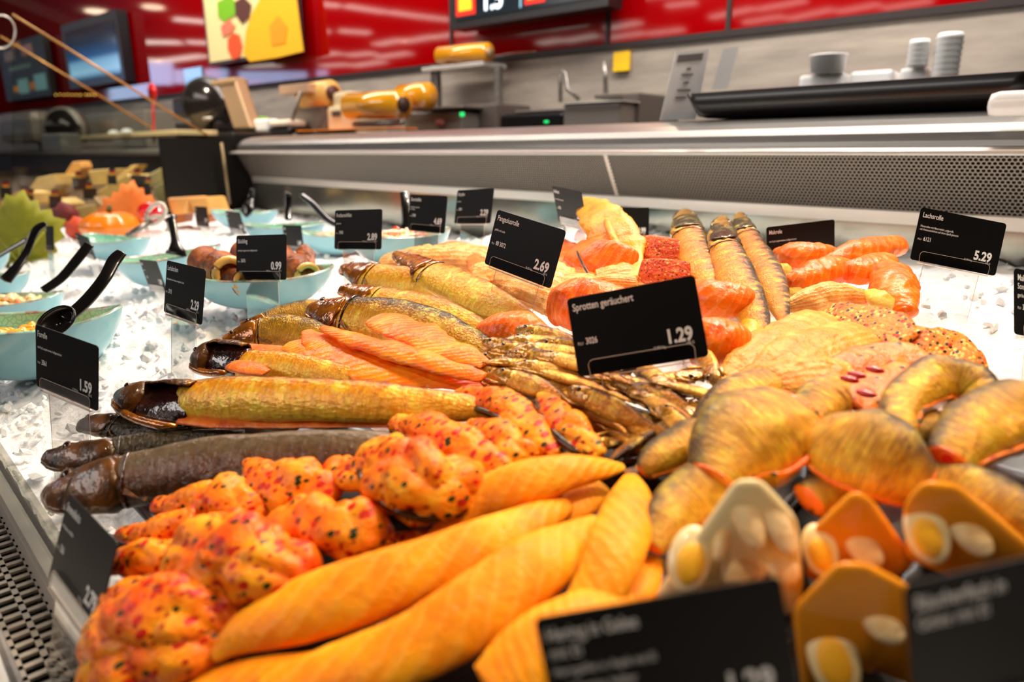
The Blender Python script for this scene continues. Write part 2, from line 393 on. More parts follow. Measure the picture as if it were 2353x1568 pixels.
def fish(path, skin, label, head='copper', tilt=.3, ratio=.45, hf=.2, group='smoked whole fish heaped on the ice', eye=True, fins=True, jaw=True, n=70):
    fr = frames(path, tilt, ratio, n)
    base = floorz([f[0] for f in fr]); root = empty('smoked_fish', base, label, 'fish', group)
    ih = max(4, int(n*hf)); ib = max(2, int(n*(hf-.045)))
    fb = [(p, T, A, N, a*(.9 if i < 3 else 1)) for i, (p, T, A, N, a) in enumerate(fr[ib:])]
    V, Fc, UV = g_sweep(fb, ratio, 32, na=.05, nf=30, seed=len(label), u0=hf, u1=1)
    body = mesh_obj('body', V, Fc, SK[skin](), root, uvs=UV); fix_uv(body)
    fh = []
    for i, (p, T, A, N, a) in enumerate(fr[:ih+1]):
        t = i/ih; g = 1.03 + .05*t
        if t > .93: g = .97
        fh.append((p, T, A, N, a*g))
    V, Fc, UV = g_sweep(fh, ratio, 32, na=.09, nf=60, seed=3+len(label), u0=0, u1=hf, flatcap=False)
    hm = M_head if head == 'copper' else (M_headdark if head == 'dark' else SK['headgold']())
    ho = mesh_obj('head', V, Fc, hm, root, uvs=UV)
    def srf(i, v, k=1.0):
        p, T, A, N, a = fr[i]; w = 2*PI*v
        return p + A*(a*k*math.cos(w)) + N*(a*k*ratio*math.sin(w)), T, A, N, a
    gp_ = [srf(min(n-1, ih+1), v, 1.0)[0] for v in [-.02+.5*k/14 for k in range(15)]]
    solid('gill_slit', g_tube(gp_, [max(fr[ih][4]*.055, .0007)]*15, 8), M_inner, root, smooth=True)
    # gill cover: a curved plate standing off the cheek
    Vg, Fg = [], []; i0, i1 = int(ih*.55), ih
    for r in range(9):
        for c in range(9):
            t = r/8; v = .07+.36*c/8; bulge = 1.08 + .07*math.sin(PI*c/8)*t
            ii = min(n-1, int(i0+(i1-i0)*t*(1-.25*abs(c/4-1)**2)))
            Vg.append(srf(ii, v, bulge)[0])
    for r in range(8):
        for c in range(8): Fg.append((r*9+c, r*9+c+1, (r+1)*9+c+1, (r+1)*9+c))
    g = mesh_obj('gill_cover', Vg, Fg, hm, root); sol = g.modifiers.new('s', 'SOLIDIFY'); sol.thickness = .0008
    if eye:
        q, T, A, N, a = srf(int(ih*.42), .13, .98); r = max(a*.23, .0016)
        q = q
        pts = [q + (T*math.cos(w)+A*math.sin(w))*r*1.15 + N*r*.1 for w in [2*PI*k/16 for k in range(17)]]
        e = solid('eye_socket', g_tube(pts, r*.28, 8, False), hm, root, smooth=True)
        solid('eye', g_sphere(q, (r, r, r*.6), (T, A, N)), M_eye, root, smooth=True)
    if jaw:
        p0 = fr[0][0]; p, T, A, N, a = fr[int(ih*.5)]
        q0 = p0 - A*fr[0][4]*1.1; q1 = p - A*a*1.0 + N*a*ratio*.25
        solid('lower_jaw', g_tube([q0 - T*a*.02, q0.lerp(q1, .35) - A*a*.12, q0.lerp(q1, .7) - A*a*.08, q1 + T*a*.3], [a*.07, a*.15, a*.17, a*.08], 10), hm, root, smooth=True)
    if fins:
        q, T, A, N, a = srf(min(n-1, ih+1), .33, 1.03)
        L = a*.95; tip = q + T*L*.9 - A*L*.45 + N*L*.12
        Vf = [q + A*a*.16, q - A*a*.10, tip - A*a*.14, tip + T*a*.1, tip + A*a*.05 - T*a*.25]
        f = mesh_obj('pectoral_fin', Vf, [(0, 1, 2, 3, 4)], M_fin, root, smooth=False)
        f.modifiers.new('s', 'SOLIDIFY').thickness = .0009
    return root
def gutted(head_path, body_path, skin, label, tilt=.25, ratio=.6, flap=None, group='smoked whole fish heaped on the ice'):
    """smoked fish with its gill cover gaping: an open head shell over a dark cavity"""
    fr = frames(head_path, tilt, ratio, 26)
    base = floorz([f[0] for f in fr]); root = empty('smoked_fish', base, label, 'fish', group)
    V, Fc, UV = g_sweep(fr, ratio, 34, na=.10, nf=45, seed=5, arc=(-.42, .13), u1=.2)
    # the front third closes to a snout
    h = mesh_obj('head', V, Fc, MC.get('goldhead') or fish_skin('goldhead', (78, 38, 12), (150, 84, 18), (205, 140, 44), .45, .2, wr=20, mott=.6), root, uvs=UV)
    h.modifiers.new('s', 'SOLIDIFY').thickness = .0018
    k = 11; V, Fc, UV = g_sweep(fr[:k], ratio, 34, na=.08, nf=45, seed=5, u1=.1, grow=1.02)
    mesh_obj('snout', V, Fc, M_headdark, root, uvs=UV)
    fi = [(p - N*a*.22, T, A, N, a*.86) for (p, T, A, N, a) in fr[2:]]
    V, Fc, UV = g_sweep(fi, ratio*.75, 28, na=.10, nf=70, seed=8)
    mesh_obj('gill_cavity', V, Fc, M_inner, root, uvs=UV)
    p, T, A, N, a = fr[5]; q = p + N*a*ratio*.9 + A*a*.5
    solid('eye', g_sphere(q, (a*.2, a*.2, a*.12), (T, A, N)), M_eye, root, smooth=True)
    # lower jaw bar
    pts = [f[0] - f[2]*f[4]*.93 + f[3]*f[4]*ratio*.35 for f in fr[2::3]]
    solid('lower_jaw', g_tube(pts, [.0018]+[.0034]*(len(pts)-2)+[.002], 10), M_head, root, smooth=True)
    fb = frames(body_path, tilt, ratio, 60)
    V, Fc, UV = g_sweep(fb, ratio, 48, na=.07, nf=28, seed=11, u0=.2, lob=.05, lf=16)
    b = mesh_obj('body', V, Fc, SK[skin](), root, uvs=UV); fix_uv(b)
    if flap:
        V, Fc, UV = g_sweep(frames(flap, .6, .3, 44), .3, 20, na=.15, nf=45, seed=2)
        mesh_obj('belly_flap', V, Fc, meat('belly_flesh', (190, 78, 18), (222, 106, 28), (240, 140, 50), 60, rough=.3), root, uvs=UV)
    return root
# ================================================================ THE ROOM
def struct(o): o['kind'] = 'structure'; return o
RB = 0                                                    # back of the case runs along world X
fl = struct(solid('floor', g_aabb(-30, 5, -26, 12, -.1, 0), noisy('floor_tiles', (120, 112, 104), (135, 128, 120), 3, .35)))
# red glass and grey stone on the service wall
zsplit_p = wall(1600, 86); ZS = zsplit_p.z
def wpt(px, z, off=0): p = wall(px, 300, off); return Vector((p.x, p.y, z))
wl, wr = wpt(-60, 0), wpt(2600, 0)
def wslab(name, a, b, z0, z1, th, mat, parent=None, off=0.0, smooth=False):
    a = Vector((a.x, a.y, z0)) + WN*off; b = Vector((b.x, b.y, z0)) + WN*off; c = (a+b)/2 + UP*((z1-z0)/2) - WN*th/2
    return solid(name, g_box(c, (b-a)/2, -WN*(th/2), UP*((z1-z0)/2)), mat, parent, smooth)
M_stone = noisy('grey_stone_panel', (140, 130, 120), (172, 160, 146), 9, .45, 0, st=(.5, .5, 3), detail=6)
M_redglass = simple('red_glass_wall', (150, 0, 4), .045, 0, coat=0, spec=.6)
struct(wslab('wall_back', wl, wr, 0, ZS, .12, M_stone))
struct(wslab('wall_red', wl, wr, ZS, ZS+2.6, .12, M_redglass))
M_seam = simple('dark_seam', (36, 26, 24), .5)
struct(wslab('trim_1', wl, wr, ZS-.012, ZS+.012, .02, M_seam, off=.012))
for i, px in enumerate((1043, 1390, 1656, 2232)):
    p = wpt(px, ZS); struct(wslab('trim_%d' % (i+2), p-WD*.008, p+WD*.008, ZS, ZS+2.6, .012, M_seam, off=.008))
# soffit and ceiling above the shop
CH = 2.75
a1, a2 = flat(0, 55, 1.7), flat(190, 0, 1.7)
dd = (a2-a1).normalized()
ps = [a1-dd*4, a2+dd*.9, a2+dd*.9+Vector((-3.2, -3.2, 0)), a1-dd*4+Vector((-3.2, -3.2, 0))]
struct(solid('ceiling_soffit', g_prism(ps, UP, .15), simple('soffit_paint', (196, 178, 150), .6)))
struct(solid('ceiling', g_aabb(-30, 5, -26, 12, CZ+CH+.04, CZ+CH+.15), simple('ceiling_paint', (64, 52, 48), .8)))
M_shop = simple('shop_wall', (70, 40, 38), .8)
struct(solid('wall_left', g_aabb(-30.1, -30, -26, 12, 0, CZ+CH+.04), M_shop)); struct(solid('wall_right', g_aabb(5, 5.1, -26, 12, 0, CZ+CH+.04), M_shop))
struct(solid('wall_front', g_aabb(-30, 5, -26.1, -26, 0, CZ+CH+.04), M_shop)); struct(solid('wall_rear', g_aabb(-30, 5, 12, 12.1, 0, CZ+CH+.04), M_shop))
# lamps and shop windows that the red glass mirrors: each is placed where its reflection in the wall points
def mirror_hit(px, py, plane_z=None, dist=None):
    r = ray(px, py).normalized(); p = wall(px, py); r2 = r - WN*(2*r.dot(WN))
    if plane_z is not None: return p + r2*((plane_z-p.z)/r2.z)
    return p + r2*(dist/r2.dot(WN))
M_lamp = simple('tube_light', (255, 238, 225), .5, emit=6)
strips = [(400, 44, 500, 53), (300, 97, 415, 98), (430, 97, 500, 100), (310, 142, 360, 138), (372, 141, 470, 128), (700, 5, 780, 14),
 (695, 68, 755, 74), (780, 71, 850, 76), (795, 14, 885, 28), (895, 28, 980, 40), (985, 40, 1035, 46),
 (865, 103, 925, 92), (932, 96, 998, 84), (1005, 86, 1040, 79), (1052, 79, 1100, 75), (1112, 75, 1178, 66), (1185, 72, 1250, 63), (1258, 64, 1345, 50),
 (1240, 100, 1290, 92), (1298, 95, 1372, 82), (1396, 66, 1470, 52), (1396, 88, 1480, 76), (1490, 78, 1570, 68),
 (1532, 14, 1600, 6), (1635, 40, 1730, 20), (1742, 22, 1850, 2), (1710, 52, 1800, 38), (1812, 44, 1912, 22), (1925, 28, 2020, 10), (2030, 20, 2140, 2),
 (800, 128, 860, 122), (870, 132, 940, 122), (720, 128, 780, 122), (1060, 106, 1110, 100), (740, 152, 800, 148), (810, 152, 880, 142), (640, 128, 690, 122), (560, 152, 640, 150)]
for (x0, y0, x1, y1) in strips:
    A_, B_ = mirror_hit(x0, y0, CZ+CH), mirror_hit(x1, y1, CZ+CH)
    if (A_-B_).length > 16 or A_.length > 60: continue
    d_ = (B_-A_); s_ = d_.cross(UP).normalized()
    rt_ = empty('ceiling_light', (A_+B_)/2, 'long tube light on the dark shop ceiling, mirrored in the red glass wall', 'ceiling light', 'tube lights on the shop ceiling')
    dist_ = ((A_+B_)/2-CAM).length
    solid('diffuser', g_box((A_+B_)/2, d_/2, s_*(.010*dist_), UP*.015), M_lamp, rt_)
M_win = simple('daylight_window', (165, 190, 235), .5, emit=7)
k = 0
for (x0, y0, x1, y1) in [(312, 143, 392, 195), (400, 160, 425, 192), (470, 158, 518, 197), (548, 164, 640, 205), (645, 164, 700, 200), (250, 195, 345, 245), (728, 160, 748, 182)]:
    k += 1
    q = [mirror_hit(x, y, dist=5) for (x, y) in ((x0, y1), (x1, y1), (x1, y0), (x0, y0))]
    struct(solid('window_%d' % k, g_prism(q, WN, .05), M_win))
for (px, py) in [(145, 75), (222, 26), (352, 16)]:
    p = mirror_hit(px, py, CZ+CH)
    rt_ = empty('downlight', p, 'round recessed downlight over the counter, seen as a spot in the red wall', 'downlight', 'recessed downlights')
    solid('lens', g_lathe(p-UP*.02, [(.05*p.length/4, 0), (.05*p.length/4, .03)]), simple('downlight_lens', (255, 225, 190), .5, emit=9), rt_)
# ================================================================ REFRIGERATED CASE
XL, XR = -2.79, 1.4
def prof_x(prof, x0, x1):
    n = len(prof); V = [Vector((x, y, CZ+h)) for x in (x0, x1) for (y, h) in prof]
    Fc = [(i, i+1, n+i+1, n+i) for i in range(n-1)] + [tuple(range(n))[::-1], tuple(range(n, 2*n))]
    return V, Fc
case = empty('display_case', (-.7, 1.5, 0), 'long stainless steel refrigerated fish counter with perforated air grille', 'display counter')
top = [(1.20, -.003), (1.186, -.002), (1.184, .004), (1.190, .008), (1.205, .010), (1.207, .018), (1.212, .030), (1.225, .042), (1.245, .052), (1.275, .060), (1.33, .065), (1.80, .066), (1.80, .02), (1.22, -.003)]
solid('steel_top', prof_x(top, XL, XR), M_steel, case, smooth=False)
solid('rail', [prof_x([(1.180, -.0035), (1.178, -.001), (1.178, .003), (1.182, .005), (1.186, .003), (1.186, -.003)], XL-.01, XR)], M_steel_light, case)
def perf():
    m, nt, b = NT('perforated_steel'); ob = coords(nt, 'UV')
    out = nt.nodes['Material Output']
    sp = nd(nt, 'ShaderNodeSeparateXYZ'); nt.links.new(ob, sp.inputs[0])
    P = .0068
    def lat(ox, oy):
        u = math_n(nt, 'FRACT', math_n(nt, 'MULTIPLY_ADD', sp.outputs[0], 1/P, ox)); v = math_n(nt, 'FRACT', math_n(nt, 'MULTIPLY_ADD', sp.outputs[1], 1/(P*1.732), oy))
        du = math_n(nt, 'SUBTRACT', u, .5); dv = math_n(nt, 'MULTIPLY', math_n(nt, 'SUBTRACT', v, .5), 1.732)
        return math_n(nt, 'SQRT', math_n(nt, 'ADD', math_n(nt, 'MULTIPLY', du, du), math_n(nt, 'MULTIPLY', dv, dv)))
    f = math_n(nt, 'LESS_THAN', math_n(nt, 'MINIMUM', lat(0, 0), lat(.5, .5)), .385)
    b.inputs['Base Color'].default_value = lin((150, 140, 128)); b.inputs['Roughness'].default_value = .45; b.inputs['Metallic'].default_value = .35
    t = nd(nt, 'ShaderNodeBsdfTransparent'); mx = nd(nt, 'ShaderNodeMixShader')
    nt.links.new(f, mx.inputs[0]); nt.links.new(b.outputs[0], mx.inputs[1]); nt.links.new(t.outputs[0], mx.inputs[2]); nt.links.new(mx.outputs[0], out.inputs['Surface'])
    return m
M_perf = perf()
py0, py1 = 1.200, 1.246
XSEAM = atY(1393, 352, 1.2).x
for j, (x0, x1) in enumerate(((XL+.02, XSEAM-.004), (XSEAM+.004, XR))):
    V = []; UV = []; nx = 2
    for x in (x0, x1):
        for t in (0, 1):
            V.append(Vector((x, py0+(py1-py0)*t, CZ-.004-.085*t))); UV.append((x, t*.096))
    mesh_obj('perforated_grille', V, [(0, 1, 3, 2)], M_perf, case, uvs=UV, smooth=False)
zz = []
for i in range(25):
    t = i/24; y = py0+(py1-py0)*t; zz.append((XSEAM+(.006 if i % 2 else .002), y-.002, CZ-.004-.085*t))
zl = [(XSEAM-.006, p[1], p[2]) for p in zz]; n_ = len(zz)
mesh_obj('grille_joint', [Vector(p) for p in zz+zl], [(i, i+1, n_+i+1, n_+i) for i in range(n_-1)], simple('joint_metal', (215, 200, 185), .35, .4), case, smooth=False)
solid('duct', [g_aabb(XL+.01, XR, 1.27, 1.29, CZ-.12, CZ-.002)], simple('duct_dark', (10, 10, 10), .8), case)
solid('light_rail', prof_x([(1.246, -.089), (1.250, -.092), (1.252, -.112), (1.27, -.114), (1.27, -.09)], XL+.02, XR), M_steel_light, case)
M_mirror = noisy('polished_back_panel', (150, 152, 142), (178, 178, 168), 30, .13, .85, st=(.2, 1, 1))
solid('back_panel', [g_aabb(XL, XR, 1.262, 1.275, CZ-.35, CZ-.112)], M_mirror, case)
solid('case_body', [g_aabb(XL, XR, 1.30, 1.78, .12, CZ+.02)], M_darksteel, case)
solid('case_tank', [g_aabb(XL, XR, .10, 1.262, .25, CZ-.40)], M_darksteel, case)
solid('front_wall', [g_aabb(XL-2, XR, -.06, .066, .25, CZ-.37), g_aabb(XL-2, XR, .0655, .0665+.008, .3, CZ-.286)], M_steel_light, case)
solid('side_wall', [g_aabb(XL-.03, XL, .93, 1.25, CZ-.45, CZ+.055)], simple('black_side', (20, 17, 13), .5, spec=.2), case)
solid('base', [g_aabb(XL, XR, .1, 1.75, 0, .26)], M_dark, case)
# front air grille: a plate with two rows of slots made of bars
bars = []
hz = CZ-.30
x = -1.25
while x < -.30:
    bars.append(g_aabb(x, x+.0045, .034, .062, hz-.002, hz, 0)); x += .0125
bars += [g_aabb(-2.6, XR, .0605, .0685, hz-.004, hz), g_aabb(-2.6, XR, .0465, .0500, hz-.004, hz), g_aabb(-2.6, XR, -.02, .0365, hz-.004, hz)]
ag = solid('air_grille', bars, simple('grille_metal', (186, 178, 168), .35, .4)); tag(ag, 'pale metal air grille with two rows of slots along the front edge of the ice', 'grille')
solid('duct_floor', [g_aabb(-2.6, XR, -.02, .07, hz-.05, hz-.045)], simple('duct_dark', (10, 10, 10), .8), ag)
st = solid('front_strip', [g_aabb(-2.6, XR, -.055, .0335, hz+.000, hz+.006, .003)], noisy('front_metal', (120, 114, 108), (140, 134, 128), 30, .35, .4)); tag(st, 'grey metal front ledge outside the slotted air grille', 'counter edge')
st2 = solid('edge_profile', [g_aabb(-2.6, XR, -.02, .0275, hz+.006, hz+.012, .003)], simple('white_profile', (225, 222, 215), .4), st)
gp = solid('ice_guard', [g_aabb(-1.7, -.36, .0725, .0765, CZ-.31, CZ-.252)], clear('guard_glass', (245, 245, 240), .3, body=.12)); tag(gp, 'low clear acrylic guard strip holding back the ice at the front', 'guard strip')
# ---- ice
BEDS = [(-.47, -.02, .095, .26), (-.56, -.27, .125, .25), (-.19, .22, .265, .47), (-.40, -.14, .225, .40)]
def inbed(x, y, m=0.0): return any(a-m < x < b+m and c-m < y < d+m for a, b, c, d in BEDS)
def build_ice():
    V, Fc = [], []; xs = []; x = XL+.01
    while x < .9: xs.append(x); x += .012 if x > -1.2 else .02
    ys = []; y = .078
    while y < 1.262: ys.append(y); y += .011 if y < .7 else .016
    for x in xs:
        for y in ys:
            P = Vector((x, y, 0))
            h = noise.fractal(P*28, .7, 2.1, 4)*.0065 + noise.cell(P*95)*.004 + noise.fractal(P*5+Vector((3, 3, 3)), 1, 2, 2)*.008
            z = ice(x, y) + h
            if inbed(x, y, .004): z = ice(x, y) - .014 + h*.4
            V.append(Vector((x, y, z)))
    ny = len(ys)
    for i in range(len(xs)-1):
        for j in range(ny-1): Fc.append((i*ny+j, i*ny+j+1, (i+1)*ny+j+1, (i+1)*ny+j)[::-1])
    return V, Fc
m, nt, b = NT('crushed_ice'); ob = coords(nt)
vo = nd(nt, 'ShaderNodeTexVoronoi'); nt.links.new(ob, vo.inputs['Vector']); vo.inputs['Scale'].default_value = 110
nt.links.new(ramp(nt, noise_n(nt, ob, 60, 4), [(.3, (226, 230, 234)), (.6, (250, 250, 250))]), b.inputs['Base Color'])
b.inputs['Roughness'].default_value = .3; b.inputs['Specular IOR Level'].default_value = .5
c_ = bump(nt, b, vo.outputs['Distance'], .4, .003); bump(nt, b, noise_n(nt, ob, 45, 5, .7), .6, .006, c_)
M_ice = m
io = solid('crushed_ice', build_ice(), M_ice, None, True); tag(io, 'white crushed ice bed covering the whole fish counter', 'ice', kind='stuff')
# loose lumps, heaped round the bowls and along the front
m, nt, b = NT('ice_lump'); b.inputs['Base Color'].default_value = (.93, .96, .98, 1); b.inputs['Roughness'].default_value = .08
b.inputs['Transmission Weight'].default_value = .15; b.inputs['IOR'].default_value = 1.25; M_lump = m
LV, LF = [], []
rnd = random.Random(3)
def lump(c, r):
    if inbed(c[0], c[1], .012): return
    k = len(LV); bm = bmesh.new(); bmesh.ops.create_icosphere(bm, subdivisions=1, radius=1)
    R = Matrix.Rotation(rnd.random()*6, 3, Vector((rnd.random(), rnd.random(), rnd.random()+.1)).normalized())
    s = Vector((rnd.uniform(.7, 1.3), rnd.uniform(.6, 1.2), rnd.uniform(.5, 1)))
    for v in bm.verts: LV.append(Vector(c) + R @ Vector((v.co.x*s.x, v.co.y*s.y, v.co.z*s.z))*r*rnd.uniform(.75, 1.1))
    bm.verts.index_update()
    for f in bm.faces: LF.append(tuple(v.index+k for v in f.verts))
    bm.free()
for i in range(500):
    x, y = rnd.uniform(-1.5, -.4), .08+abs(rnd.gauss(0, .16)); lump((x, y, ice(x, y)+.004), rnd.uniform(.003, .0075))
for i in range(900):
    x, y = rnd.uniform(-1.2, .8), rnd.uniform(.3, 1.22); lump((x, y, ice(x, y)+.004), rnd.uniform(.003, .007))
for i in range(500):
    x, y = rnd.uniform(-2.5, -1.0), rnd.uniform(.2, 1.2); lump((x, y, ice(x, y)+.004), rnd.uniform(.004, .009))
lo = solid('ice_lumps', (LV, LF), M_lump, None, False); tag(lo, 'loose clear lumps of ice scattered over the crushed ice bed', 'ice', kind='stuff')
# ================================================================ BOWLS
def glaze():
    m, nt, b = NT('crackle_glaze'); ob = coords(nt)
    vo = nd(nt, 'ShaderNodeTexVoronoi', feature='DISTANCE_TO_EDGE'); nt.links.new(ob, vo.inputs['Vector']); vo.inputs['Scale'].default_value = 160
    f = ramp(nt, vo.outputs['Distance'], [(.02, (0,0,0,1)), (.12, (1,1,1,1))])
    col = mixc(nt, f, lin((132, 196, 170)), mixc(nt, noise_n(nt, ob, 50, 3), lin((156, 216, 194)), lin((182, 228, 208))))
    nt.links.new(col, b.inputs['Base Color']); b.inputs['Roughness'].default_value = .15; b.inputs['Coat Weight'].default_value = .8
    return m
SB = .66
M_glaze = glaze()
M_bowl = noisy('sky_blue_glaze', (132, 190, 204), (150, 204, 216), 12, .2, coat=.5)
M_rim = noisy('rim_glaze', (150, 80, 60), (150, 214, 196), 90, .2, coat=.5)
def bowl(px, py, a, b_, yaw, label, lift=.068, depth=.06, end=.014, group='turquoise oval bowls set in the ice', tilt=(0, 0)):
    a *= SB; b_ *= SB; depth *= .72; end *= SB; tilt = (tilt[0]*SB, tilt[1]*SB); lift -= .012
    c = on(px, py, lift); root = empty('serving_bowl', Vector((c.x, c.y, c.z-depth)), label, 'bowl', group)
    ax = Vector((math.cos(yaw), math.sin(yaw), 0)); ay = Vector((-math.sin(yaw), math.cos(yaw), 0)); m = 48
    def ring(s, dz, thick=0.0):
        out = []
        for k in range(m):
            w = 2*PI*k/m; x, y = math.cos(w), math.sin(w)
            pt = math.copysign(abs(x)**1.05, x)
            z = end*abs(x)**3*s**2 + tilt[0]*x*s + tilt[1]*y*s
            out.append(c + ax*(a*s*pt+thick*x) + ay*(b_*s*y+thick*y) + UP*(dz+z))
        return out
    def lath(rings, flip=False):
        V = [v for r in rings for v in r]; Fc = []
        for i in range(len(rings)-1):
            for k in range(m):
                f = (i*m+k, i*m+(k+1) % m, (i+1)*m+(k+1) % m, (i+1)*m+k); Fc.append(f[::-1] if flip else f)
        e = len(rings)-1; Fc.append(tuple(e*m+k for k in range(m)))
        return V, Fc
    solid('outer_shell', lath([ring(s, -depth*(1-t)) for s, t in ((1.0, 1), (.985, .9), (.93, .65), (.84, .4), (.70, .15), (.55, .02), (.5, 0))], True), M_bowl, root, True)
    solid('inner_glaze', lath([ring(s, -depth*(1-t)) for s, t in ((.965, .985), (.95, .88), (.90, .65), (.80, .42), (.65, .2), (.5, .1))]), M_glaze, root, True)
    R0, R1, R2 = ring(1.0, 0), ring(.98, .0025), ring(.965, -.001)
    solid('rim', ([v for r in (R0, R1, R2) for v in r], [(i*m+k, i*m+(k+1) % m, (i+1)*m+(k+1) % m, (i+1)*m+k) for i in range(2) for k in range(m)]), M_rim, root, True)
    return c, ax, ay
def filling(c, ax, ay, a, b_, z, mat, label, name='salad', bumps=.012, seed=0, cx=0.0, cy=0.0, bits=None):
    """a mound of salad; bits are cut pieces lying on it"""
    a *= SB; b_ *= SB; z *= .7; cx *= SB; cy *= SB; bumps *= .75
    V, Fc = [], []; nr, m = 12, 36; rr = random.Random(seed)
    for i in range(nr+1):
        for k in range(m):
            s = i/nr; w = 2*PI*k/m
            p = c + ax*(cx+a*s*math.cos(w)) + ay*(cy+b_*s*math.sin(w))
            h = z + bumps*(1-s*s)*1.3 + bumps*.8*noise.fractal(p*60+Vector((seed, 0, 0)), .8, 2, 3)
            V.append(p+UP*h)
    for i in range(nr):
        for k in range(m): Fc.append((i*m+k, i*m+(k+1) % m, (i+1)*m+(k+1) % m, (i+1)*m+k))
    geos = [(V, Fc)]; fm = [0]*len(Fc)
    mats = [mat]
    if bits:
        for bi, (bm_, n, r) in enumerate(bits):
            mats.append(bm_)
            for _ in range(n):
                s = math.sqrt(rr.random())*.85; w = rr.random()*2*PI
                p = c + ax*(cx+a*s*math.cos(w)) + ay*(cy+b_*s*math.sin(w)); p = p+UP*(z+bumps*(1-s*s)*1.3+r*.3)
                q = Vector((rr.uniform(-1, 1), rr.uniform(-1, 1), rr.uniform(-.4, .6))).normalized()
                g = g_sphere(p, (r*rr.uniform(.8, 1.6), r*rr.uniform(.5, 1), r*rr.uniform(.35, .7)), (q, q.orthogonal().normalized(), q.cross(q.orthogonal()).normalized()), 8, 5)
                geos.append(g); fm += [bi+1]*len(g[1])
    V, Fc = merge(geos)
    o = mesh_obj(name, V, Fc, mat, None, mats=mats, fmat=fm); tag(o, label, 'salad', kind='stuff'); return o
def spoon(path, hw, label, kind='spoon', group='black plastic serving spoons', scoop=None):
    fr = frames([('d',)+p for p in path], .5, .5, 40)
    V, Fc, UV = g_sweep(fr, .4, 18, ex=2.4)
    root = empty('serving_spoon', min((f[0] for f in fr), key=lambda v: v.z), label, 'spoon', group)
    mesh_obj('handle', V, Fc, M_blackplastic, root, uvs=UV)
    if scoop:
        p = atd(scoop[0], scoop[1], scoop[2]); r = scoop[3]*scoop[2]/1657
        T = (fr[0][0]-fr[6][0]).normalized(); A = fr[0][2]
        N = T.cross(A).normalized(); N = N if N.z > 0 else -N
        V, Fc = [], []
        for j in range(9):
            th = PI/2*j/8
            for i in range(22):
                w = 2*PI*i/22; V.append(p + T*(r*1.45*math.sin(th)*math.cos(w)) + A*(r*math.sin(th)*math.sin(w)) - N*(r*.55*math.cos(th)))
        for j in range(8):
            for i in range(22): Fc.append((j*22+i, j*22+(i+1) % 22, (j+1)*22+(i+1) % 22, (j+1)*22+i))
        o = mesh_obj('scoop', V, Fc, M_blackplastic, root); o.modifiers.new('s', 'SOLIDIFY').thickness = .0018
    return root
M_sal1 = meat('cream_salad', (222, 190, 130), (240, 214, 160), (206, 196, 120), 60, coat=.8)
M_sal2 = meat('yellow_salad', (226, 160, 30), (240, 186, 60), (214, 150, 40), 70, coat=.8)
M_sal3 = meat('prawn_salad', (240, 180, 130), (250, 214, 176), (246, 196, 120), 70, coat=.8)
M_carrot = simple('carrot_piece', (238, 130, 50), .3, coat=.5); M_green = simple('herb_piece', (96, 120, 40), .4); M_prawn = simple('prawn_piece', (250, 205, 170), .25, coat=.6); M_noodle = simple('pasta_piece', (236, 216, 160), .3, coat=.5)
YB = math.radians(72)
c, ax, ay = bowl(62, 742, .155, .088, math.radians(60), 'turquoise crackle bowl nearest the camera at the left edge, yellow salad inside', lift=.082, depth=.085, end=.02)
filling(c, ax, ay, .10, .06, -.032, M_sal2, 'yellow mustard salad in the nearest turquoise bowl', seed=1, bits=[(simple('yellow_piece', (240, 176, 60), .25, coat=.6), 60, .008)])
c, ax, ay = bowl(10, 690, .13, .080, math.radians(55), 'turquoise bowl of pale vegetable salad behind the nearest bowl at left', lift=.075, depth=.07)
filling(c, ax, ay, .105, .062, -.018, M_sal1, 'pale pasta and carrot salad in the second bowl from the front', seed=2, bits=[(M_noodle, 40, .010), (M_carrot, 26, .006), (M_green, 20, .004)])
c, ax, ay = bowl(-40, 640, .125, .078, math.radians(55), 'turquoise bowl cut by the left edge with one carrot slice, third from the front', lift=.07, depth=.06)
filling(c, ax, ay, .08, .05, -.025, M_sal1, 'orange salad low in the third bowl from the front', seed=3, bits=[(M_carrot, 30, .009)])
c, ax, ay = bowl(-70, 592, .125, .075, math.radians(55), 'turquoise bowl barely in view at the left edge below the green leaf', lift=.07)
c, ax, ay = bowl(262, 552, .15, .092, math.radians(20), 'turquoise bowl with tongs, in front of the orange leaf', lift=.075, depth=.06)
filling(c, ax, ay, .09, .05, -.035, M_glaze, 'thin remains of salad in the bowl with tongs', seed=4)
c, ax, ay = bowl(388, 590, .145, .088, math.radians(62), 'turquoise bowl of peach coloured prawn salad with an upright black server', lift=.078, depth=.07, tilt=(.016, 0))
filling(c, ax, ay, .075, .048, -.035, M_sal3, 'peach coloured prawn salad in the middle bowl', seed=5, cx=-.02, bits=[(M_prawn, 40, .008), (M_carrot, 8, .006)])
c, ax, ay = bowl(598, 632, .145, .088, math.radians(56), 'turquoise bowl holding smoked fish rolls behind the 0.99 card', lift=.062, depth=.055)
bowlG = (c, ax, ay)
c, ax, ay = bowl(562, 490, .15, .085, math.radians(40), 'far turquoise bowl beside the black divider with a black spoon', lift=.07)
c, ax, ay = bowl(655, 520, .145, .085, math.radians(60), 'turquoise bowl behind the 0.99 card with an upright black spoon', lift=.07, depth=.07)
c, ax, ay = bowl(775, 538, .13, .08, math.radians(60), 'turquoise bowl of pink salad behind the 2.89 card', lift=.06, depth=.06)
filling(c, ax, ay, .10, .06, -.018, M_sal3, 'pink prawn salad left of the 2.89 card', seed=6, bits=[(M_prawn, 90, .008)])
c, ax, ay = bowl(915, 540, .13, .085, math.radians(60), 'turquoise bowl of seafood behind the 4.69 card', lift=.06, depth=.06)
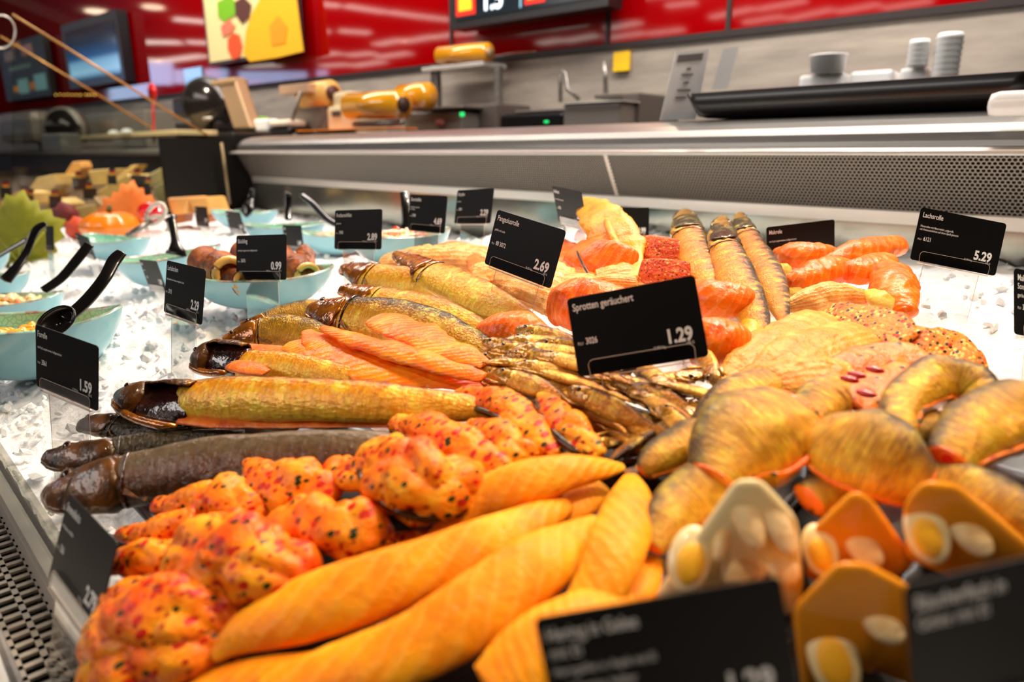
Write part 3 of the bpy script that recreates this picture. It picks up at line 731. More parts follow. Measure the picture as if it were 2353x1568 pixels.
filling(c, ax, ay, .10, .06, -.016, M_sal3, 'pink and yellow seafood salad behind the 4.69 card', seed=7, bits=[(M_prawn, 70, .008), (simple('red_piece', (215, 50, 30), .25, coat=.6), 16, .009), (simple('yellow_piece', (240, 176, 60), .25, coat=.6), 14, .009)])
# spoons (base first)
spoon([(150, 735, .73, 14), (200, 690, .75, 15), (240, 640, .77, 15), (262, 600, .79, 16), (280, 580, .80, 12)], 1, 'large black serving spoon in the nearest bowl', scoop=(128, 738, .72, 32))
spoon([(100, 668, .93, 10), (140, 640, .95, 11), (175, 600, .97, 12), (205, 562, .99, 12)], 1, 'black spoon in the pale vegetable salad, crossing a small card')
spoon([(12, 645, 1.1, 15), (40, 612, 1.12, 11), (60, 580, 1.14, 10), (82, 530, 1.16, 10), (106, 514, 1.17, 6)], 1, 'black spoon in the third bowl in front of the green leaf')
spoon([(-20, 600, 1.3, 5), (20, 575, 1.3, 5), (58, 553, 1.3, 6), (60, 550, 1.3, 4)], 1, 'thin dark tong handle at the left edge below the green leaf')
spoon([(405, 583, 1.28, 26), (405, 574, 1.28, 20), (402, 550, 1.29, 10), (394, 506, 1.31, 11), (394, 504, 1.31, 11)], 1, 'black server standing upright in the peach prawn salad')
spoon([(560, 492, 1.9, 12), (570, 478, 1.9, 14), (576, 455, 1.92, 8), (580, 435, 1.92, 6)], 1, 'black spoon in the far bowl beside the divider')
spoon([(662, 505, 1.6, 8), (662, 480, 1.62, 8), (662, 450, 1.63, 8), (662, 444, 1.63, 7)], 1, 'black spoon standing in the bowl behind the 0.99 card')
spoon([(772, 516, 1.42, 7), (748, 500, 1.44, 8), (718, 468, 1.47, 8), (694, 448, 1.5, 7)], 1, 'black spoon leaning left out of the pink salad')
spoon([(905, 575, 1.25, 26), (925, 545, 1.27, 22), (935, 520, 1.28, 13), (932, 470, 1.3, 11), (930, 442, 1.32, 11)], 1, 'black broad server behind the 4.69 card')
# scissor tongs in the bowl before the orange leaf
def pd(x, y, d): return atd(x, y, d)
tg = empty('serving_tongs', on(270, 545, .05), 'steel tongs with pale loop handles resting in the bowl before the orange leaf', 'tongs')
lp = [pd(358+20*math.cos(w)*1.0+8*math.sin(w), 492-24*math.sin(w), 1.5) for w in [2*PI*k/24 for k in range(25)]]
M_loop = simple('clear_handle', (222, 210, 196), .2, coat=.6)
solid('loop_handle', g_tube(lp, .0048, 8, False), M_loop, tg, True)
lp = [pd(362+26*math.cos(w), 520-22*math.sin(w), 1.5) for w in [-.6+4.2*k/20 for k in range(21)]]
solid('loop_handle', g_tube(lp, .0048, 8), M_loop, tg, True)
solid('blade', g_tube([pd(348, 508, 1.5), pd(320, 526, 1.48), pd(290, 542, 1.46)], [.004, .007, .005], 8), M_steel, tg, True)
# smoked fish rolls in bowl G
M_roll = meat('smoked_roll', (62, 34, 18), (140, 72, 30), (186, 104, 48), 55, rough=.4, bmp=.8)
def hollow_roll(p0, p1, r, label, holes=True):
    root = empty('smoked_fish_roll', (p0+p1)/2-UP*r, label, 'fish roll', 'smoked fish rolls in the bowl behind the 0.99 card')
    fr = []
    T = (p1-p0).normalized(); A = UP.cross(T).normalized(); N = T.cross(A)
    V, Fc = g_tube([p0.lerp(p1, i/12) + UP*.002*math.sin(i) for i in range(13)], [r*(1+.08*math.sin(i*1.7)) for i in range(13)], 24)
    solid('skin', (V, Fc), M_roll, root, True)
    ring = [p1 + T*.002 + (A*math.cos(w)+N*math.sin(w))*r*.8 for w in [2*PI*k/20 for k in range(21)]]
    solid('cut_end', g_tube(ring, r*.24, 8, False), simple('pale_flesh', (226, 180, 96), .3, coat=.5), root, True)
hollow_roll(pd(468, 605, .97), pd(528, 628, .87), .022, 'brown smoked roll with a pale ring end left of the 0.99 card')
hollow_roll(pd(560, 585, 1.02), pd(600, 615, .95), .020, 'brown smoked roll hidden behind the 0.99 card')
hollow_roll(pd(640, 590, 1.0), pd(705, 632, .93), .018, 'reddish smoked roll right of the 0.99 card')
hollow_roll(pd(480, 640, .9), pd(560, 650, .86), .016, 'small brown smoked roll under the ring ended roll')
sq, _ = sweep('smoked_fish_tail', [('d', 690, 570, 1.0, 12), ('d', 706, 585, .99, 18), ('d', 712, 610, .97, 12), ('d', 718, 628, .96, 5)], M_roll, ratio=.3, n=20, na=.3, nf=50, label='dark folded smoked fish tail standing at the right end of the 0.99 card bowl', cat='fish piece', arc=(-.2, .6))
sq.modifiers.new('s', 'SOLIDIFY').thickness = .003
# ================================================================ PRICE CARDS
CARDS = {
'forelle': ((-0.6879, 0.1033, -0.192), (0.953, 0.289, -0.09), (0.054, 0.129, 0.99)),
'locken': ((-0.7649, 0.2364, -0.1605), (0.998, 0.069, -0.005), (-0.008, 0.186, 0.982)),
'buck': ((-0.8531, 0.3528, -0.1518), (0.953, 0.294, 0.075), (-0.127, 0.16, 0.979)),
'2.89': ((-0.8784, 0.5068, -0.1307), (0.962, 0.268, 0.06), (-0.105, 0.157, 0.982)),
'4.69': ((-0.8878, 0.6413, -0.1147), (0.999, 0.034, 0.012), (-0.017, 0.15, 0.989)),
'2.29b': ((-0.8865, 0.7331, -0.1108), (0.997, 0.016, 0.071), (-0.072, 0.226, 0.971)),
'pang': ((-0.5068, 0.4564, -0.105), (0.985, 0.048, -0.164), (0.151, 0.199, 0.968)),
'spr': ((-0.2889, 0.3448, -0.146), (0.811, 0.539, 0.229), (-0.364, 0.157, 0.918)),
'lachs': ((-0.2226, 0.7839, -0.1044), (0.754, 0.631, -0.185), (-0.026, 0.31, 0.95)),
'2.59': ((-0.7026, 0.7831, -0.0987), (0.937, -0.346, -0.042), (-0.048, -0.247, 0.968)),
'bottom': ((-0.1329, 0.1553, -0.2096), (0.693, 0.691, 0.205), (-0.22, -0.068, 0.973)),
'br': ((-0.0409, 0.2251, -0.1844), (0.6, 0.784, 0.159), (-0.186, -0.056, 0.981)),
'bl': ((-0.4642, 0.0573, -0.2511), (0.999, 0.037, 0.016), (-0.028, 0.351, 0.936)),
'makrele': ((-0.3989, 0.8397, -0.1428), (0.664, 0.739, 0.111), (-0.092, -0.067, 0.994)),
'4.99': ((-0.6872, 0.8852, -0.1368), (0.208, 0.977, -0.036), (-0.068, 0.051, 0.996)),
'right': ((-0.1046, 0.6617, -0.1392), (0.465, 0.862, -0.199), (-0.21, 0.326, 0.922)),
'mf': ((-1.2107, 0.8276, -0.2214), (0.934, 0.337, -0.116), (0.069, 0.148, 0.987)),
'1.8x': ((-1.3159, 0.3885, -0.2322), (0.997, 0.015, 0.072), (-0.069, -0.178, 0.982)),
'grey': ((-1.4274, 0.7036, -0.2036), (0.998, -0.014, 0.063), (-0.063, 0.01, 0.998)),
'far1': ((-2.0601, 0.7545, -0.1995), (0.999, 0.017, 0.033), (-0.033, 0.005, 0.999)),
'far2': ((-1.7874, 0.7368, -0.1937), (1.0, 0.014, 0.004), (-0.002, -0.151, 0.989)),
'tag6': ((-1.8857, 0.4215, -0.232), (0.996, 0.07, -0.053), (0.066, -0.192, 0.979)),
'tag0': ((-1.899, 0.3516, -0.2157), (0.997, -0.017, 0.08), (-0.076, 0.147, 0.986)),
}
CT = {  # title, description lines, plu, price, per kilo, scale, label
'forelle': ('Forelle', ['mit Kopf, ausgenommen, heißgeräuchert'], '3561', '1.59', '15.90/1kg', 1, 'black price card 1.59 at the left, in front of the nearest bowl'),
'locken': ('Lachslocken', ['Bauchstreifen vom echten norwegischen Lachs'], '3715', '2.29', '22.90/1kg', 1, 'black price card Lachslocken 2.29 standing alone on the ice'),
'buck': ('Bückling', ['mit Kopf, ausgenommen, heißgeräuchert'], '3676', '0.99', '9.90/1kg', 1, 'black price card Bückling 0.99 before the bowl of smoked rolls'),
'2.89': ('Rotbarschfilet', ['geräuchert'], '3985', '2.89', '28.90/1kg', 1, 'black price card Rotbarschfilet 2.89'),
'4.69': ('Dornhaifilet', ['Schillerlocken, geräuchert,', 'aus Wildfang'], '3748', '4.69', '46.90/1kg', 1, 'black price card 4.69 in front of the broad black server'),
'2.29b': ('Karpfen', ['geräuchert'], '3811', '2.29', '22.90/1kg', 1, 'black price card 2.29 at the back below the grille'),
'pang': ('Pangasiusrolle', ['gefüllt mit Lachs'], '80 3072', '2.69', '26.90/1kg', 1, 'tilted black price card Pangasiusrolle 2.69 in the centre'),
'spr': ('Sprotten geräuchert', [], '3026', '1.29', '12.90/1kg', 1, 'large black price card Sprotten geräuchert 1.29 over the sprats'),
'lachs': ('Lachsrolle', ['Filetstreifen mit Meerrettich, aufgerollt,', 'mit Ananasstückchen auf einen Spieß gesteckt'], '6121', '5.29', '52.90/1kg', 1, 'black price card Lachsrolle 5.29 at the right'),
'2.59': ('Heilbutt', ['Schwarzer Heilbutt geräuchert'], '3653', '2.59', '25.90/1kg', 1, 'brownish glaring price card 2.59 turned towards the back light'),
'bottom': ('Hering in Gelee', ['mit Ei', 'Heringsfilet in Aspik mit Ei', 'und Gemüse, haltbar'], '', '1.29', '12.90/1kg', .88, 'very large blurred black card Hering in Gelee at the bottom edge'),
'br': ('Räucherfisch in', ['Gelee mit Ei'], '', '', '', .88, 'blurred dark card cut by the bottom right corner'),
'bl': ('Stremellachs', ['mit Kräutern und Pfeffer'], '3561', '2.79', '27.90/1kg', 1, 'blurred black card seen edge on at the lower left'),
'makrele': ('Makrele', ['mit Kopf, ausgenommen, heißgeräuchert'], '3063', '0.99', '9.90/1kg', 1, 'black price card Makrele behind the salmon rolls'),
'4.99': ('Lachsfilet', ['geräuchert, Norwegen'], '', '4.99', '49.90/1kg', 1, 'black price card 4.99 behind the red spiced cubes'),
'right': ('Makrele', ['Sonne', 'geräuchert'], '3064', '', '', 1, 'black price card cut off by the right edge'),
'mf': ('Crazy', ['Meeresfrüchte'], '', '', '', .93, 'small black card low on the ice left of the smoked fillets'),
'1.8x': ('Salat', ['hausgemacht'], '3561', '1.89', '', .87, 'tilted grey glaring card left of the 2.29 card'),
'grey': ('Salat', ['hausgemacht'], '', '1.49', '', .93, 'greyish card behind the fish rolls in the bowl'),
'far1': ('Salat', ['hausgemacht'], '', '1.79', '', .9, 'small dark brown card beside the far bowl'),
'far2': ('Salat', ['hausgemacht'], '', '1.69', '', .93, 'small grey tilted card between the two far bowls'),
'tag6': ('Salat', ['hausgemacht'], '', '', '', .85, 'small dark card behind the black spoon at left'),
'tag0': ('Salat', [], '', '', '', .9, 'small dark card standing before the green leaf'),
}
texts = []; cards = {}
def add_text(key, s, x, y, size, right=False, bold=0.0, sx=.74, part='description'):
    cu = bpy.data.curves.new('t', 'FONT'); cu.body = s; cu.size = size/.72; cu.offset = bold*size
    cu.align_x = 'RIGHT' if right else 'LEFT'; cu.resolution_u = 3
    o = bpy.data.objects.new('t', cu); C.objects.link(o); texts.append(((key, part), o, x, y, sx))
def rrect(w, h, r, m=6, x0=0, y0=0):
    P = []
    for (cx, cy, a0) in ((w-r, h-r, 0), (r, h-r, PI/2), (r, r, PI), (w-r, r, 1.5*PI)):
        for k in range(m+1):
            t = a0+PI/2*k/m; P.append((x0+cx+r*math.cos(t), y0+cy+r*math.sin(t)))
    return P
for key, (o, X, Y) in CARDS.items():
    t = CT[key]; s = t[5]; X = Vector(X).normalized(); Y = Vector(Y).normalized()
    Y = (Y - X*X.dot(Y)).normalized(); N = X.cross(Y).normalized(); O = CAM + Vector(o)*s
    W_, H_ = .086*s, .054*s
    L = lambda x, y, z, O=O, X=X, Y=Y, N=N, s=s: O + X*(x*s) + Y*(y*s) + N*(z*s)
    root = empty('price_card', O+X*(W_/2), t[6], 'price card', 'black price cards on clear stands')
    cards[key] = (root, L, s)
    P = rrect(.086, .054, .003)
    solid('card', g_prism([L(x, y, -.0007) for x, y in P], N, .0007*s), M_black, root)
    zz_ = ice(O.x, O.y) - .012
    drop = max(.02, min(.11, (O.z - zz_)/max(.3, Y.z)))/s
    st_ = solid('stand', g_prism([L(.016, -drop, -.0060), L(.070, -drop, -.0060), L(.071, 0, -.0012), L(.0715, .012, -.0012), L(.0145, .012, -.0012), L(.015, 0, -.0012)], -N, .0012*s), M_acr, root)
    solid('clip_lip', g_prism([L(x, y, .0011) for x, y in rrect(.070, .0115, .004, x0=.008, y0=-.0015)], N, .0008*s), M_acr, st_)
    arc = [(.0085, -.001)] + [p for p in rrect(.070, .0115, .004, x0=.008, y0=-.0015) if p[1] > .005][::-1] + [(.0775, -.001)]
    solid('clip_edge', [g_tube([L(x, y, .0016) for x, y in arc], .00022*s, 6), g_box(L(.043, -.0018, .0002), X*.035*s, Y*.00035*s, N*.0014*s),
        g_tube([L(.016, -drop, -.007), L(.0148, -drop*.5, -.0045), L(.015, -.002, -.002)], .00022*s, 6), g_tube([L(.070, -drop, -.007), L(.0712, -drop*.5, -.0045), L(.071, -.002, -.002)], .00022*s, 6)], M_edge, st_)
    add_text(key, t[0], .0030, .0445, .0052, bold=.02, sx=.70, part='product_name')
    if key in ('bottom', 'br', 'right', 'mf'):
        for i, ln in enumerate(t[1]): add_text(key, ln, .0030, .0375-.0066*i, .0050 if i == 0 else .0034, sx=.72)
    else:
        for i, ln in enumerate(t[1]): add_text(key, ln, .0030, .0345-.0032*i, .0021, sx=.72, bold=.012)
    if t[2]: add_text(key, 'PLU', .0030, .0210, .0020, sx=.8, part='item_number'); add_text(key, t[2], .0085, .0210, .0044, bold=.02, sx=.66, part='item_number')
    if t[3]: add_text(key, t[3], .0785, .0125, .0092, right=True, bold=.05, sx=.80, part='price')
    if t[4]: add_text(key, t[4], .0600, .0098, .0020, right=True, part='unit_price'); add_text(key, '100 G', .0785, .0098, .0020, right=True, part='weight_unit')
dg = bpy.context.evaluated_depsgraph_get(); dg.update()
acc = {}
for key, o, x, y, sx in texts:
    me = bpy.data.meshes.new_from_object(o.evaluated_get(dg)); root, L, s = cards[key[0]]
    V = [L(x+v.co.x*sx, y+v.co.y, .00025) for v in me.vertices]; Fc = [tuple(p.vertices) for p in me.polygons]
    if V: acc.setdefault(key, []).append((V, Fc))
    bpy.data.meshes.remove(me)
for key, o, x, y, sx in texts:
    cu = o.data; bpy.data.objects.remove(o); bpy.data.curves.remove(cu)
for key, g in acc.items(): solid(key[1], g, M_text, cards[key[0]][0])
# ================================================================ FISH AND FOOD
G_ = 'smoked whole fish heaped on the ice'
# black trays under the heap
M_tray = simple('black_tray', (16, 14, 12), .3, coat=.3)
def bed(poly, lift, label):
    """shallow black tray following the slope of the ice; poly in world x,y"""
    xs = [p[0] for p in poly]; x0, x1 = min(xs), max(xs); ys = [p[1] for p in poly]; y0, y1 = min(ys), max(ys)
    V, Fc = [], []; n = 16
    for i in range(n+1):
        for j in range(n+1):
            x = x0+(x1-x0)*i/n; y = y0+(y1-y0)*j/n; e = .012 if i in (0, n) or j in (0, n) else 0
            V.append(Vector((x, y, ice(x, y)+lift+e)))
    for i in range(n):
        for j in range(n): Fc.append((i*(n+1)+j, (i+1)*(n+1)+j, (i+1)*(n+1)+j+1, i*(n+1)+j+1))
    o = mesh_obj('serving_tray', V, Fc, M_tray); o.modifiers.new('s', 'SOLIDIFY').thickness = .003
    tag(o, label, 'tray'); return o
bed([(-.47, .095), (-.02, .26)], .018, 'black tray under the herb salmon pieces and salmon strips in the foreground')
bed([(-.56, .125), (-.27, .25)], .008, 'black tray under the golden fish and the trout at the left')
bed([(-.19, .265), (.22, .47)], .016, 'black tray under the kipper rolls and aspic at the right')
bed([(-.40, .225), (-.14, .40)], .012, 'black tray under the sprats below the 1.29 card')

M_sal = meat('smoked_salmon', (240, 84, 2), (254, 118, 8), (255, 154, 24), 45, stripes=((255, 170, 80), .25), rough=.28, coat=.7, bmp=.35)
M_strip = meat('salmon_strip', (248, 126, 4), (255, 156, 12), (255, 180, 28), 30, stripes=((255, 196, 90), .4), rough=.45, coat=.15, bmp=.35, sc_st=9)
M_herb = meat('herb_salmon', (224, 70, 6), (250, 136, 16), (255, 188, 40), 34, flecks=(((206, 36, 10), 150, .33), ((44, 52, 12), 170, .27), ((170, 30, 8), 260, .3)), rough=.34, coat=.35, bmp=.8, bscale=90)
M_pale = meat('pale_fillet', (226, 128, 46), (244, 164, 74), (250, 200, 122), 60, stripes=((255, 232, 180), .6), rough=.3, coat=.6, bmp=.8, sc_st=7, fibre=True)
M_whitef = meat('white_fillet', (212, 116, 24), (236, 148, 44), (248, 182, 84), 45, stripes=((206, 120, 40), .45), rough=.32, coat=.5, bmp=.8, sc_st=6, fibre=True)
M_pepper = meat('pepper_fillet', (214, 92, 12), (234, 122, 26), (246, 150, 46), 40, flecks=(((250, 190, 90), 300, .42), ((30, 24, 10), 260, .34), ((200, 40, 14), 200, .3)), rough=.35, coat=.5, bmp=.9, bscale=200)
M_spice = meat('spiced_cube', (206, 60, 14), (228, 84, 24), (240, 122, 44), 60, flecks=(((120, 20, 6), 300, .3), ((248, 170, 70), 260, .3)), rough=.4, coat=.5, bmp=1, bscale=220)
M_redspice = meat('red_spiced_fillet', (226, 88, 10), (242, 118, 22), (250, 150, 44), 40, flecks=(((214, 30, 10), 90, .3), ((60, 56, 16), 120, .22)), rough=.3, coat=.7, bmp=.7)
M_yellow2 = meat('golden_fillet', (232, 130, 10), (246, 168, 34), (252, 190, 64), 30, rough=.28, coat=.8, bmp=.6)
M_roul = meat('salmon_roulade', (238, 84, 4), (252, 114, 12), (255, 142, 26), 30, stripes=((255, 176, 96), .45), rough=.25, coat=.8, bmp=.4, sc_st=8)
M_darkskin = noisy('fish_skin_edge', (24, 18, 10), (90, 62, 24), 160, .25, .3, coat=.6)
M_pine = meat('pineapple', (236, 170, 50), (246, 200, 84), (252, 220, 120), 60, rough=.3)

# --- the two gaping mackerels
gutted([(272, 905, .06, 14), (300, 912, .06, 38), (345, 922, .06, 54), (400, 930, .06, 60), (438, 930, .06, 56)],
       [(428, 915, .055, 44), (470, 917, .06, 50), (600, 918, .062, 52), (800, 922, .062, 50), (950, 930, .058, 42), (1080, 938, .052, 30), (1220, 944, .045, 12)],
       'gold', 'long golden smoked fish with a gaping dark gill opening, nearest the 1.59 card', flap=[(418, 962, .052, 14), (500, 968, .052, 17), (620, 972, .05, 14), (760, 974, .05, 11), (900, 976, .048, 7)])
gutted([(444, 822, .058, 14), (460, 822, .058, 30), (490, 822, .058, 42), (525, 824, .058, 45), (552, 828, .058, 40)],
       [(540, 838, .05, 30), (600, 842, .052, 38), (700, 852, .05, 36), (800, 868, .046, 30), (900, 884, .042, 18), (980, 894, .036, 8)],
       'gold', 'second golden smoked fish with open gills, just behind the longest one', flap=[(535, 838, .060, 14), (575, 846, .062, 18), (612, 856, .060, 9)])
# --- trout at the front left
fish([(183, 972, .045, 9), (205, 974, .045, 22), (260, 980, .045, 28), (330, 992, .04, 28), (430, 1000, .036, 24), (520, 1000, .03, 14)], 'trout_dark', 'dark smoked trout head under the gaping golden fish', head='dark', hf=0.4)
fish([(104, 1048, .05, 14), (150, 1050, .05, 32), (220, 1046, .05, 34), (320, 1030, .045, 34), (430, 1012, .04, 24), (560, 1000, .035, 12)], 'trout_dark', 'dark olive trout with open mouth reaching furthest left', head='dark', hf=0.5)
fish([(108, 1128, .05, 18), (150, 1128, .052, 44), (230, 1118, .055, 60), (330, 1098, .055, 64), (480, 1072, .055, 68), (680, 1055, .052, 66), (860, 1045, .046, 56), (1020, 1035, .036, 34)], 'trout', 'big grey brown trout lying along the front of the herb salmon pieces', head='dark', hf=0.38, ratio=.5)
# --- herrings
fish([(552, 748, .035, 6), (600, 738, .036, 16), (660, 722, .038, 24), (720, 714, .038, 26), (800, 715, .036, 20)], 'olive', 'herring furthest left behind the silver backed one', hf=0.3)
fish([(512, 783, .045, 7), (540, 776, .045, 18), (590, 766, .046, 32), (650, 762, .046, 40), (710, 772, .044, 38), (780, 790, .04, 28)], 'olive', 'olive gold herring with small dark snout left of the salmon slices', hf=0.42)
fish([(782, 664, .045, 9), (805, 668, .045, 16), (860, 684, .045, 28), (950, 706, .045, 36), (1030, 728, .044, 34), (1110, 758, .04, 24), (1170, 780, .036, 10)], 'gold', 'light golden herring squeezed behind the silver backed one', hf=0.33)
fish([(712, 706, .058, 12), (736, 712, .058, 28), (775, 722, .058, 42), (830, 728, .058, 50), (900, 738, .056, 54), (1000, 762, .054, 50), (1060, 784, .05, 40), (1120, 806, .046, 28), (1180, 828, .04, 12)], 'herring', 'silver backed smoked herring with copper head, in the middle of the heap', hf=0.31)
fish([(788, 612, .05, 8), (806, 620, .05, 20), (850, 634, .05, 32), (920, 646, .05, 36), (990, 656, .048, 32), (1070, 672, .044, 20)], 'gold', 'short golden herring with hooked snout at the top left of the heap', hf=0.4)
fish([(908, 580, .062, 6), (935, 598, .062, 20), (985, 626, .062, 34), (1050, 658, .06, 42), (1120, 694, .056, 42), (1180, 724, .052, 32), (1240, 752, .046, 15)], 'gold', 'bright golden herring lying diagonally in front of the pale fillets', hf=0.33)
# --- three mackerel standing at the back right
fish([(1700, 492, .075, 10), (1706, 520, .07, 24), (1735, 580, .06, 34), (1768, 640, .055, 38), (1786, 690, .05, 30), (1802, 742, .04, 12)], 'mackerel', 'striped mackerel showing its dark tiger pattern, right of the other two', tilt=.15, head='gold', hf=0.28, ratio=.5, jaw=False)
fish([(1574, 484, .07, 10), (1576, 505, .07, 28), (1580, 535, .068, 38), (1594, 575, .062, 42), (1612, 620, .058, 44), (1632, 670, .05, 40), (1648, 730, .04, 26)], 'mackerel', 'mackerel standing head up beside the red spiced cubes', tilt=.15, head='gold', hf=0.37, ratio=.55)
fish([(1662, 500, .085, 9), (1660, 522, .08, 26), (1664, 562, .074, 36), (1682, 612, .068, 44), (1706, 672, .06, 48), (1734, 730, .05, 36), (1752, 790, .04, 16)], 'mackerel', 'central mackerel of the upright three with a pale chin', tilt=.15, head='gold', hf=0.37, ratio=.55)
# --- orange salmon slices
S = dict(ratio=.2, tilt=.6, n=60, m=44, na=.3, nf=38, cat='salmon slice', group='thin orange smoked salmon slices')
sweep('salmon_slice', [(550, 797, .046, 8), (620, 803, .047, 11), (700, 812, .048, 10)], M_sal, label='narrow salmon slice tucked in front of the olive herring', seed=1, **S)
sweep('salmon_slice', [(655, 795, .052, 9), (710, 800, .053, 26), (780, 822, .053, 38), (900, 850, .052, 36), (1020, 874, .05, 24), (1125, 892, .046, 6)], M_sal, label='long salmon slice lying just above the longest golden fish', seed=2, **S)
sweep('salmon_slice', [(705, 760, .056, 10), (725, 778, .056, 24), (760, 790, .056, 26), (800, 800, .055, 12)], M_sal, label='salmon slice lobe standing up under the silver herring head', seed=3, **S)
sweep('salmon_slice', [(860, 732, .066, 16), (910, 748, .066, 30), (975, 776, .065, 34), (1045, 808, .062, 28), (1115, 838, .058, 12)], M_sal, label='top salmon slice draped over the silver backed herring', seed=4, **S)
sweep('salmon_slice', [(742, 753, .064, 8), (800, 776, .064, 17), (900, 806, .063, 22), (1000, 838, .061, 22), (1110, 868, .056, 14)], M_sal, label='rolled edge salmon slice across the front of the silver herring', seed=5, **dict(S, ratio=.4))
# --- pale fillets and roulades in the middle
S = dict(ratio=.45, tilt=.5, n=56, m=40, na=.2, nf=36, lob=.08, lf=26, cat='fish fillet', group='smoked fillets in the middle of the heap')
sweep('smoked_fillet', [(1000, 570, .03, 8), (1045, 566, .034, 14), (1090, 574, .03, 9)], M_roul, label='orange rounded slice peeping over the pale fillet', seed=1, **S)
sweep('smoked_fillet', [(885, 600, .035, 18), (960, 594, .045, 30), (1060, 592, .048, 34), (1150, 606, .046, 30)], M_pale, label='pale pink fillet behind the diagonal golden herring', seed=2, **S)
sweep('smoked_fillet', [(1090, 640, .05, 36), (1170, 638, .052, 50), (1260, 662, .052, 62), (1345, 700, .048, 58), (1400, 760, .04, 30)], M_pale, label='broad peach coloured fillet under the 2.69 card', seed=3, **S)
sweep('smoked_fillet', [(1092, 590, .052, 18), (1098, 615, .055, 24), (1110, 650, .052, 18)], M_redspice, label='reddish browned fillet edge left of the 2.69 card', seed=4, **S)
sweep('smoked_fillet', [(1285, 560, .04, 22), (1320, 600, .045, 40), (1352, 650, .045, 30)], M_roul, label='orange salmon piece right of the 2.69 card', seed=5, **S)
sweep('smoked_fillet', [(1340, 458, .10, 12), (1372, 492, .095, 44), (1412, 540, .08, 54), (1440, 595, .06, 42), (1455, 640, .05, 20)], M_yellow2, label='tall golden yellow fillet leaning behind the salmon block', seed=6, **dict(S, tilt=.15, ratio=.3))
sweep('smoked_fillet', [(1385, 480, .098, 4), (1400, 525, .09, 9), (1420, 570, .075, 10), (1440, 605, .06, 5)], M_yellow2, label='raised fold of golden flesh on the tall fillet', seed=9, **dict(S, tilt=.15, ratio=1))
sweep('smoked_fillet', [(1375, 650, .045, 30), (1430, 640, .048, 34), (1480, 640, .045, 28)], M_pale, label='creamy fillet edge above the large sprat card', seed=7, **S)
r_, f_ = sweep('salmon_block', [(1330, 588, .055, 34), (1370, 598, .058, 46), (1420, 606, .058, 46), (1455, 615, .052, 34)], M_roul, ratio=.7, tilt=.3, n=30, m=30, ex=3.4, na=.06, nf=30, label='thick salmon block with a dark skin edge, centre back', cat='salmon piece', flatcap=True)
sweep('skin_edge', [(1324, 572, .066, 3), (1338, 605, .066, 4), (1356, 635, .062, 4), (1376, 658, .056, 3)], M_darkskin, parent=r_, ratio=1, n=20, m=10)
S = dict(ratio=.8, tilt=.3, n=44, m=40, na=.14, nf=26, lob=.10, lf=22, cat='roulade', group='rolled salmon roulades')
sweep('salmon_roulade', [(1108, 768, .05, 30), (1150, 760, .055, 46), (1205, 762, .055, 46), (1265, 780, .048, 26)], M_roul, label='rounded roulade left of the large sprat card', seed=1, **S)
sweep('salmon_roulade', [(1278, 705, .05, 46), (1330, 700, .055, 66), (1390, 705, .055, 62), (1450, 720, .05, 40)], M_roul, label='roulade half hidden behind the left side of the large sprat card', seed=2, **S)
sweep('salmon_roulade', [(1330, 660, .055, 14), (1390, 652, .058, 22), (1460, 655, .055, 20)], M_pale, label='flat creamy roulade lid above the large sprat card', seed=3, **S)
sweep('salmon_roulade', [(1595, 670, .06, 34), (1640, 685, .062, 48), (1700, 690, .06, 42), (1728, 695, .055, 26)], M_roul, label='upper roulade right of the large sprat card', seed=4, **S)
sweep('salmon_roulade', [(1590, 790, .055, 46), (1640, 785, .058, 54), (1690, 785, .055, 48), (1715, 790, .05, 32)], M_roul, label='lower roulade right of the large sprat card with visible muscle lines', seed=5, **S)
sweep('salmon_roulade', [(1715, 715, .045, 22), (1728, 755, .045, 26), (1722, 800, .04, 20)], M_yellow2, label='narrow golden piece between the roulades and the mackerel', seed=6, **S)
for i, (q, mt, l) in enumerate([([(1472, 578, .06, 30), (1510, 582, .062, 34), (1555, 588, .058, 32)], M_spice, 'red spice crusted cube under the 4.99 card'),
                             ([(1480, 625, .062, 24), (1525, 626, .064, 28), (1580, 630, .06, 24)], M_spice, 'seed topped red cube in front of the other cube')]):
    sweep('spiced_cube', q, mt, label=l, cat='fish cube', group='red spiced salmon cubes', ratio=.8, tilt=.3, n=24, m=32, ex=5, na=.05, nf=60, flatcap=True, seed=i)
# --- salmon rolls with pineapple at the right
S = dict(ratio=.75, tilt=.35, n=48, m=40, na=.2, nf=34, lob=.12, lf=26, cat='salmon roll', group='salmon rolls at the back right')
sweep('salmon_roll', [(1785, 590, .05, 20), (1835, 590, .055, 36), (1885, 588, .055, 32), (1915, 586, .05, 18)], M_roul, label='roll in front of the Makrele card', seed=1, **S)
sweep('salmon_roll', [(1900, 605, .055, 16), (1950, 590, .06, 32), (2010, 572, .062, 32), (2050, 565, .06, 24), (2070, 562, .055, 12)], M_roul, label='long roll reaching towards the 5.29 card', seed=2, **S)
sweep('salmon_roll', [(1795, 650, .052, 14), (1850, 640, .056, 30), (1910, 622, .058, 32), (1950, 612, .054, 20)], M_roul, label='pointed red orange roll in the front middle of the rolls', seed=3, **S)
sweep('salmon_roll', [(1935, 625, .054, 20), (1985, 618, .058, 34), (2040, 602, .056, 24)], M_roul, label='knotted roll below the long roll', seed=4, **S)
sweep('salmon_roll', [(2035, 615, .05, 26), (2048, 645, .055, 52), (2062, 685, .052, 54), (2085, 722, .045, 24)], M_roul, label='broad roll with muscle lines beside the clear card stand', seed=5, **S)
sweep('salmon_roll', [(1812, 705, .045, 18), (1870, 690, .05, 32), (1930, 682, .05, 32), (1990, 682, .045, 18)], M_pale, label='pale roll lowest of the salmon rolls', seed=6, **S)
